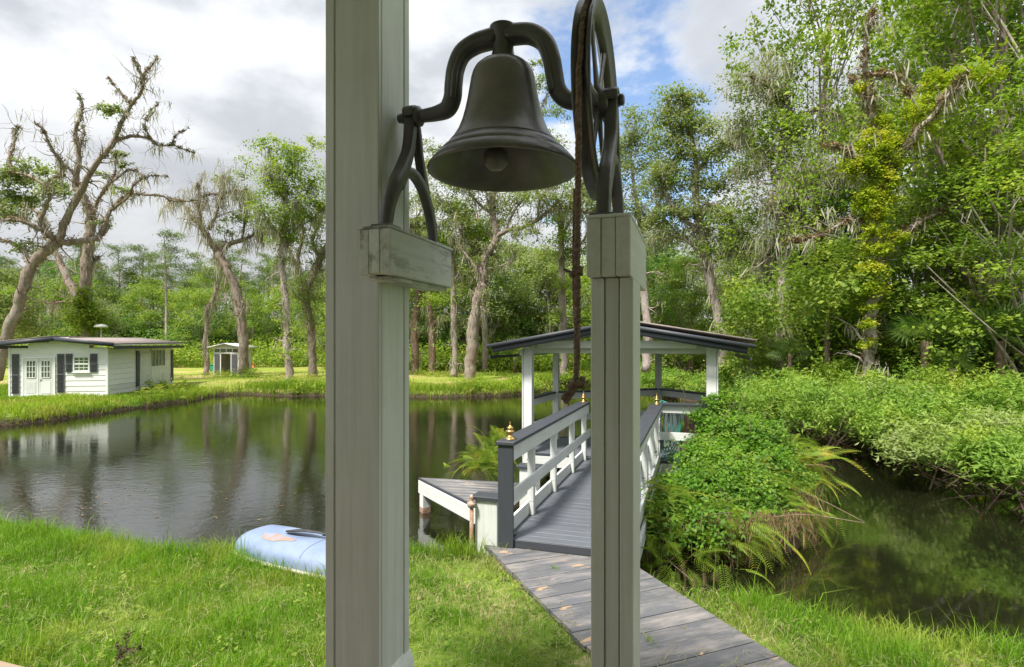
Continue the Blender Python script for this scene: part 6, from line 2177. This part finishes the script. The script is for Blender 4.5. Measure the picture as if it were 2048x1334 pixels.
fern(at(968, 930, 9.25), 90, 0.52, 'feathery light green fern clump growing behind the small dock', 1, r0=0.20, el=(-0.1, 1.5), dry=0.05)
fern(at(962, 922, 9.2), 12, 0.62, 'long pale fern fronds reaching left over the water by the dock', 2, az=(2.6, 3.8), el=(0.0, 0.7), dry=0.2, r0=0.1)
fern(at(1000, 890, 9.6), 26, 0.5, 'upright fern tuft next to the footbridge newel', 3, r0=0.12, el=(0.7, 1.5), dry=0.0)
fern(at(1590, 935, 8.9), 40, 0.85, 'tall yellow green ferns arching right over the creek from the islet', 4, az=(-0.9, 0.7), el=(-0.1, 0.9), dry=0.05, r0=0.18)
fern(at(1560, 900, 9.6), 40, 0.75, 'feathery fern crown on the top right of the ivy mound', 5, az=(-1.6, 1.6), el=(0.1, 1.3), dry=0.02, r0=0.2)
fern(at(1540, 1000, 7.9), 44, 0.7, 'drooping ferns at the right side of the ivy mound', 6, az=(-1.6, 0.5), el=(-0.5, 0.6), dry=0.15, r0=0.2)
fern(at(1480, 1050, 7.0), 40, 0.6, 'fresh ferns hanging over the dark water at the mound foot', 7, az=(-2.4, -0.3), el=(-0.5, 0.6), dry=0.1, r0=0.22)
fern(at(1570, 1035, 7.7), 44, 0.6, 'withered brown ferns trailing at the right foot of the mound', 8, az=(-1.8, 0.2), el=(-1.0, 0.1), dry=0.4, r0=0.2)
fern(at(1400, 1080, 6.7), 24, 0.65, 'dark lush ferns at the front of the mound', 9, meshes=FRG, az=(-2.8, -0.2), el=(-0.5, 0.8), dry=0.08, r0=0.24)
fern(at(1320, 1080, 6.6), 22, 0.6, 'ferns with small fronds beside the slim bell post', 10, meshes=FRG, az=(-2.8, -0.4), el=(-0.4, 0.9), dry=0.15, r0=0.18)
fern(at(1350, 1130, 6.35), 16, 0.5, 'dry twiggy fern hanging at the lower left of the mound', 11, az=(-2.6, -0.6), el=(-0.9, 0.3), dry=0.5, r0=0.22)
fern(at(1330, 990, 7.2), 20, 0.6, 'young ferns growing against the footbridge side', 12, meshes=FRG + FR_, az=(-2.8, 0.4), el=(0.1, 1.2), dry=0.02, r0=0.15)
fern(at(300, 790, 22.8), 36, 0.6, 'yellow green fern clump on the bank at the shed corner', 13, r0=0.25, el=(0.2, 1.4), dry=0.02)
fern(at(345, 780, 24.6), 30, 0.6, 'fern clump on the bank point beyond the shed', 14, r0=0.4, el=(0.2, 1.4), dry=0.02)
fern(at(380, 782, 25.8), 24, 0.55, 'outermost fern clump on the left bank point', 15, r0=0.4, el=(0.2, 1.4), dry=0.05)

for k, (px, py, y, n2, sc, el_) in enumerate(((1420, 960, 8.0, 20, 0.5, (0.2, 1.3)), (1500, 960, 8.2, 22, 0.55, (0.2, 1.3)), (1380, 1030, 7.0, 20, 0.45, (0, 1.2)), (1450, 1030, 7.0, 22, 0.5, (0, 1.2)), (1310, 1040, 6.9, 16, 0.4, (0, 1.2)), (1550, 960, 8.5, 20, 0.55, (0.1, 1.2)))):
    fern(at(px, py, y), n2, sc, ['ferns poking from the middle of the ivy mound', 'light ferns on the upper right slope of the mound', 'glossy ferns low on the front of the mound', 'glossy ferns above the hanging dry fronds of the mound', 'small ferns nearest the slim post on the mound', 'yellowish ferns on the right shoulder of the mound'][k], 40 + k, meshes=FRG if k in (0, 2, 3, 4) else FR_, az=(-3.1, 0.3), el=el_, dry=0.03, r0=0.16)
# ivy mound on the islet
mb = []
for px, py, y, rx, ry, rz in ((1462, 880, 9.3, 0.48, 0.6, 0.42), (1500, 868, 9.6, 0.55, 0.6, 0.26), (1428, 940, 8.6, 0.50, 0.6, 0.42), (1490, 935, 8.8, 0.6, 0.7, 0.42), (1400, 1005, 7.7, 0.52, 0.5, 0.42), (1462, 990, 7.9, 0.5, 0.6, 0.46), (1500, 1000, 8.0, 0.4, 0.5, 0.40),
                            (1336, 1050, 7.1, 0.34, 0.36, 0.30), (1395, 1060, 7.0, 0.36, 0.4, 0.34), (1455, 1060, 7.1, 0.38, 0.4, 0.30), (1540, 925, 9.2, 0.45, 0.5, 0.34), (1352, 985, 7.5, 0.24, 0.3, 0.24), (1512, 1050, 7.4, 0.32, 0.4, 0.30), (1436, 842, 9.7, 0.26, 0.3, 0.20), (1415, 905, 8.9, 0.3, 0.3, 0.22), (1570, 960, 8.8, 0.4, 0.4, 0.3)):
    mb.append((*at(px, py, y), rx, ry, rz))
rng = np.random.default_rng(97)
root = empty('ivy_mound', at(1430, 1000, 8), 'big vivid green ivy covered mound on the islet right of the footbridge', 'ivy bush')
g = Geo()
foliage(g, rng, mb, 1700, 24, 0.075, 0.060, up=0.6, asp=0.55, inner=0.72)
foliage(g, rng, [(a, b_, c + rz * 0.15, rx * 1.05, ry * 1.05, rz * 1.1) for a, b_, c, rx, ry, rz in mb], 170, 20, 0.10, 0.065, up=0.4, asp=0.42, inner=0.95)
g.build('leaves', L_IVY, root)
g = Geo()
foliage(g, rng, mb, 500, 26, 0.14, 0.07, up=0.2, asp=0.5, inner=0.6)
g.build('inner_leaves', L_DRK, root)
g = Geo()
for k in range(60):
    b_ = mb[rng.integers(len(mb))]
    p = np.array(b_[:3])
    e = p + rng.normal(0, 0.5, 3)
    q_ = np.array([p[0], p[1], 0.35])
    tube(g, catmull([q_, (q_ + e) / 2 + rng.normal(0, 0.1, 3), e], 3), np.linspace(0.010, 0.004, 7), 3, cap=False)
g.build('stems', BARKB, root)
# dry fringe under the mound
g = Geo()
P = []
for a_, b_ in zip([(1.66, 7.3), (1.85, 6.9), (2.6, 6.7), (3.25, 6.9), (4.05, 7.6)], [(1.85, 6.9), (2.6, 6.7), (3.25, 6.9), (4.05, 7.6), (4.5, 8.7)]):
    t_ = rng.random(34)[:, None]
    p = np.array(a_) * (1 - t_) + np.array(b_) * t_
    P.append(np.concatenate([p + rng.normal(0, .06, p.shape), rng.uniform(0.25, 0.62, (34, 1))], 1))
P = np.concatenate(P)
moss_strands(g, P, rng, 0.34, wid=0.008, per=9, spread=0.07)
tag(g.build('dry_fringe', L_BRN), kind='stuff')
# ivy reaching up the gazebo corner post
g = Geo()
foliage(g, rng, [(*at(1432, 805, 9.75), 0.22, 0.2, 0.20), (*at(1458, 800, 9.9), 0.16, 0.2, 0.30), (*at(1405, 835, 9.7), 0.26, 0.2, 0.14), (*at(1452, 755, 9.95), 0.06, 0.1, 0.22)], 170, 16, 0.05, 0.05, inner=0.5, asp=0.6)
tag(g.build('ivy', L_IVY), 'small ivy growth climbing the front right post of the gazebo', 'ivy')

# ------------------------------------------------------------------ grass
def blades(g, P, h, w, rng, lean=0.45, tint=None, segs=2, ldir=None):
    n_ = len(P)
    a = rng.uniform(0, 6.28, n_)
    L = np.stack([np.cos(a), np.sin(a), np.zeros(n_)], 1) * (lean * rng.uniform(0.1, 1.4, n_) * h)[:, None]
    if ldir is not None:
        L += ldir * h[:, None]
    b = rng.uniform(0, 6.28, n_)
    W = np.stack([np.cos(b), np.sin(b), np.zeros(n_)], 1) * w[:, None]
    z = np.array([0, 0, 1.0])
    m1 = P + L * 0.30 + z * (h * 0.60)[:, None]
    m2 = P + L + z * (h * (1 - 0.25 * np.minimum(1, np.linalg.norm(L, axis=1) / h)))[:, None]
    v = np.stack([P - W * 0.5, P + W * 0.5, m1 + W * 0.45, m1 - W * 0.45, m2], 1).reshape(-1, 3)
    k = np.arange(n_)[:, None] * 5
    g.add(v, k + np.array([[0, 1, 2, 3]]), k + np.array([[3, 2, 4]]), np.repeat(rng.random(n_) if tint is None else tint, 5))


def inview(X, Y, m_=0.05):
    return np.abs(X) < Y * (0.9 + m_) + 0.3


rng = np.random.default_rng(44)
n_ = 520000
X = rng.uniform(-9, 6.5, n_)
Y = rng.uniform(3.3, 8.9, n_)
S = land(X, Y)
ok = (S > 0.0) & inview(X, Y) & (sdist(ISLEP, X, Y) < 0) & (sdist(ISLETP, X, Y) < 0)
# keep off the boardwalk and under the boat
rel = np.stack([X - Wo.x, Y - Wo.y], 1)
wu = rel @ np.array([Wd.x, Wd.y])
wv = rel @ np.array([Wn.x, Wn.y])
ok &= ~((wv > -0.01) & (wv < 1.20) & (wu > -0.5))
rb = np.stack([X - b0.x, Y - b0.y], 1)
bu, bv = rb @ np.array([bdir.x, bdir.y]), rb @ np.array([bnr.x, bnr.y])
ok &= ~((bu > -0.02) & (bu < BL + 0.02) & (bv > 0.03) & (bv < 2 * BW - 0.03))
clump = (np.sin(X * 3.1 + np.sin(Y * 2.3) * 1.5) * np.sin(Y * 3.7 + np.sin(X * 1.9) * 1.4) + 0.5 * np.sin(X * 9 + Y * 4) * np.sin(Y * 8 - X * 3)) / 1.5
worn = np.clip(1 - np.abs(wv + 0.25) / 0.55, 0, 1) * (wu > 0) + np.clip(1 - np.abs(wv - 1.4) / 0.35, 0, 1) * (wu > 0.6) * 0.8 + np.clip(1 - np.hypot(X + 0.9, Y - 4.0) / 0.8, 0, 1) * 0.7
worn = np.clip(worn, 0, 1)
dens = np.clip(0.62 + 0.35 * clump - 0.40 * worn, 0.12, 1)
ok &= rng.random(n_) < dens * 0.92
X, Y, S, clump, worn = X[ok], Y[ok], S[ok], clump[ok], worn[ok]
Z = ground_h(X, Y, S)
edgef = np.clip(1 - S / 0.9, 0, 1)
h = (0.105 + 0.06 * np.clip(clump, -0.6, 1) + 0.10 * edgef) * rng.uniform(0.45, 1.45, len(X)) * (1 - 0.45 * worn)
h *= np.where(rng.random(len(X)) < 0.02, 1.8, 1.0)
h = np.maximum(h, 0.03)
wdt = rng.uniform(0.003, 0.0065, len(X)) * (1 + 0.3 * edgef)
P = np.stack([X, Y, Z - 0.01], 1)
dry = rng.random(len(X)) < (0.07 + 0.55 * worn + 0.12 * (clump < -0.35))
g = Geo()
tn_ = np.clip(0.5 + 0.35 * clump + rng.normal(0, 0.22, len(X)), 0, 1)
blades(g, P[~dry], h[~dry], wdt[~dry], rng, lean=0.6, tint=tn_[~dry])
tag(g.build('lawn_grass', L_GRS), kind='stuff')
g = Geo()
blades(g, P[dry], h[dry] * 0.8, wdt[dry], rng, lean=1.1)
# clippings lying flat
k_ = 16000
Xc, Yc = rng.uniform(-7, 5, k_), rng.uniform(3.4, 7.5, k_)
Sc = land(Xc, Yc)
okc = (Sc > 0.1) & inview(Xc, Yc) & (sdist(ISLEP, Xc, Yc) < 0)
Xc, Yc = Xc[okc], Yc[okc]
Pc = np.stack([Xc, Yc, ground_h(Xc, Yc) + rng.uniform(0.005, 0.07, len(Xc))], 1)
blades(g, Pc, np.full(len(Xc), 0.045), np.full(len(Xc), 0.005), rng, lean=3.0)
tag(g.build('dry_clippings', L_GRD), kind='stuff')
print('near grass blades', len(X))

# broad weeds in the lawn
g = Geo()
for k in range(420):
    x, y = rng.uniform(-6, 5), rng.uniform(3.5, 7)
    if land(np.array([x]), np.array([y]))[0] < 0.1 or not inview(x, y):
        continue
    r2 = Vector((x - Wo.x, y - Wo.y, 0))
    if -0.05 < r2.dot(Wn) < 1.25 or sdist(ISLEP, np.array([x]), np.array([y]))[0] > 0:
        continue
    zz_ = float(ground_h(np.array([x]), np.array([y]))[0])
    c = np.array([x, y, zz_ + 0.07]) + rng.normal(0, 0.035, (14, 3)) * np.array([1, 1, .6])
    leaf_quads(g, c, 0.035, rng, up=0.9, asp=0.7)
tag(g.build('lawn_weeds', L_MID), kind='stuff')
# weed tufts standing on the boardwalk
for k, (px, py) in enumerate(((1108, 1137), (1296, 1281), (1262, 1190))):
    g = Geo()
    c = onh(px, py, 0.435)
    n2 = 26
    blades(g, np.tile(np.array(c), (n2, 1)) + rng.normal(0, 0.02, (n2, 3)) * np.array([1, 1, 0]), rng.uniform(0.02, 0.06, n2), np.full(n2, 0.004), rng, lean=1.2)
    tag(g.build('grass_tuft', L_GRS), ['little grass tuft growing through the boards near the footbridge', 'little grass tuft on the boards beside the slim post', 'tiny grass tuft on the boards left of the mound'][k], 'grass tuft')
# dead weed at the lower left
g = Geo()
c = onh(243, 1325, 0.40)
wroot = empty('dead_weed', c, 'small dead dark brown weed at the lower left of the lawn', 'weed')
tips = []
r2 = np.random.default_rng(6)
for k in range(5):
    grow(g, r2, np.array(c), (r2.normal(0, .5), r2.normal(0, .3), 1), 0.14, 0.003, 1, tips, 0.3, 0.05)
g.build('stalks', BARKB, wroot)
g = Geo()
t_ = np.array(tips)
idx = np.repeat(np.arange(len(t_)), 3)
leaf_quads(g, t_[idx] + r2.normal(0, 0.010, (len(idx), 3)), 0.030, r2, 0.2, 0.5)
g.build('leaves', simple('dead_leaf', (0.06, 0.03, 0.02), 0.9), wroot)

# grass on the far banks and round the shed
rng = np.random.default_rng(45)
n_ = 420000
X = rng.uniform(-34, 8, n_)
Y = rng.uniform(15.5, 40, n_)
S = land(X, Y)
pxs = 1024 + F * X / Y
leftbank = (X < -13) & (Y < 29.5)
strip = (S > 0) & (S < 1.9 + 0.9 * np.sin(X * 0.7)) & (X > -14)
keep = (S > -0.02) & inview(X, Y) & (((S < 0.3) & (Y < 33)) | (leftbank & (rng.random(n_) < 0.8)) | (strip & (rng.random(n_) < 0.95)) | (rng.random(n_) < 0.03))
rel = np.stack([X - S0.x, Y - S0.y], 1)
sa, sb_ = rel @ np.array([Sx.x, Sx.y]), rel @ np.array([Sy.x, Sy.y])
keep &= ~((sa > -0.02) & (sa < SW + 0.02) & (sb_ > -0.02) & (sb_ < SL + 0.02))
X, Y, S, leftb = X[keep], Y[keep], S[keep], leftbank[keep]
hb = np.where(leftb, np.where(S < 0.3, 0.24, 0.16), 0.42 * np.clip(1.25 - S / 2.6, 0.25, 1))
h = hb * rng.uniform(0.5, 1.4, len(X)) * (1 + 0.35 * np.sin(X * 1.3) * np.sin(Y * 1.1 + X * .3))
g = Geo()
blades(g, np.stack([X, Y, ground_h(X, Y, S) - 0.02], 1), h, rng.uniform(0.014, 0.03, len(X)), rng, lean=0.5, tint=np.clip(0.5 + 0.3 * np.sin(X * 0.9 + Y * 0.5) + rng.normal(0, 0.2, len(X)), 0, 1))
tag(g.build('bank_grass', L_GRF), kind='stuff')
print('far grass', len(X))
# rank tufts: meadow weeds round the hut and tree feet
g = Geo()
bl = []
for px, py, y, rx, rz in ((560, 772, 31, 2.2, 0.35), (500, 745, 35.4, 0.8, 0.7), (455, 752, 36.2, 1.6, 0.35), (990, 748, 38, 1.0, 0.35), (880, 752, 37.2, 1.5, 0.35), (840, 753, 38, 0.8, 0.4), (620, 762, 35, 0.6, 0.35), (1000, 775, 29.5, 3.2, 0.45), (700, 778, 29.5, 3.2, 0.45), (320, 765, 27, 0.7, 0.6), (1150, 760, 36, 1.2, 0.5)):
    c = at(px, py, y)
    bl.append((c.x, c.y, 0.5, rx, rx * 0.5, rz))
foliage(g, rng, bl, 420, 30, 0.20, 0.16, up=0.2, asp=0.25, inner=0.3)
tag(g.build('meadow_weeds', L_GRF), kind='stuff')
# reeds at the near bank beside the dock and boat
g = Geo()
P, hh = [], []
for x0, y0_, n2, sx, hm in ((-0.55, 6.15, 260, 0.22, 0.22), (-1.9, 6.28, 200, 0.35, 0.20), (-3.1, 6.4, 160, 0.2, 0.2), (-0.15, 6.2, 120, 0.12, 0.16), (2.2, 4.95, 160, 0.5, 0.12), (-2.3, 5.35, 150, 0.35, 0.16), (-1.55, 5.05, 120, 0.2, 0.14)):
    for _ in range(n2):
        x, y = rng.normal(x0, sx), rng.normal(y0_, 0.07)
        P.append((x, y, float(ground_h(np.array([x]), np.array([y]))[0])))
        hh.append(hm * rng.uniform(0.6, 1.7))
blades(g, np.array(P), np.array(hh), np.full(len(P), 0.006), rng, lean=0.6)
tag(g.build('bank_reeds', L_GRF), kind='stuff')
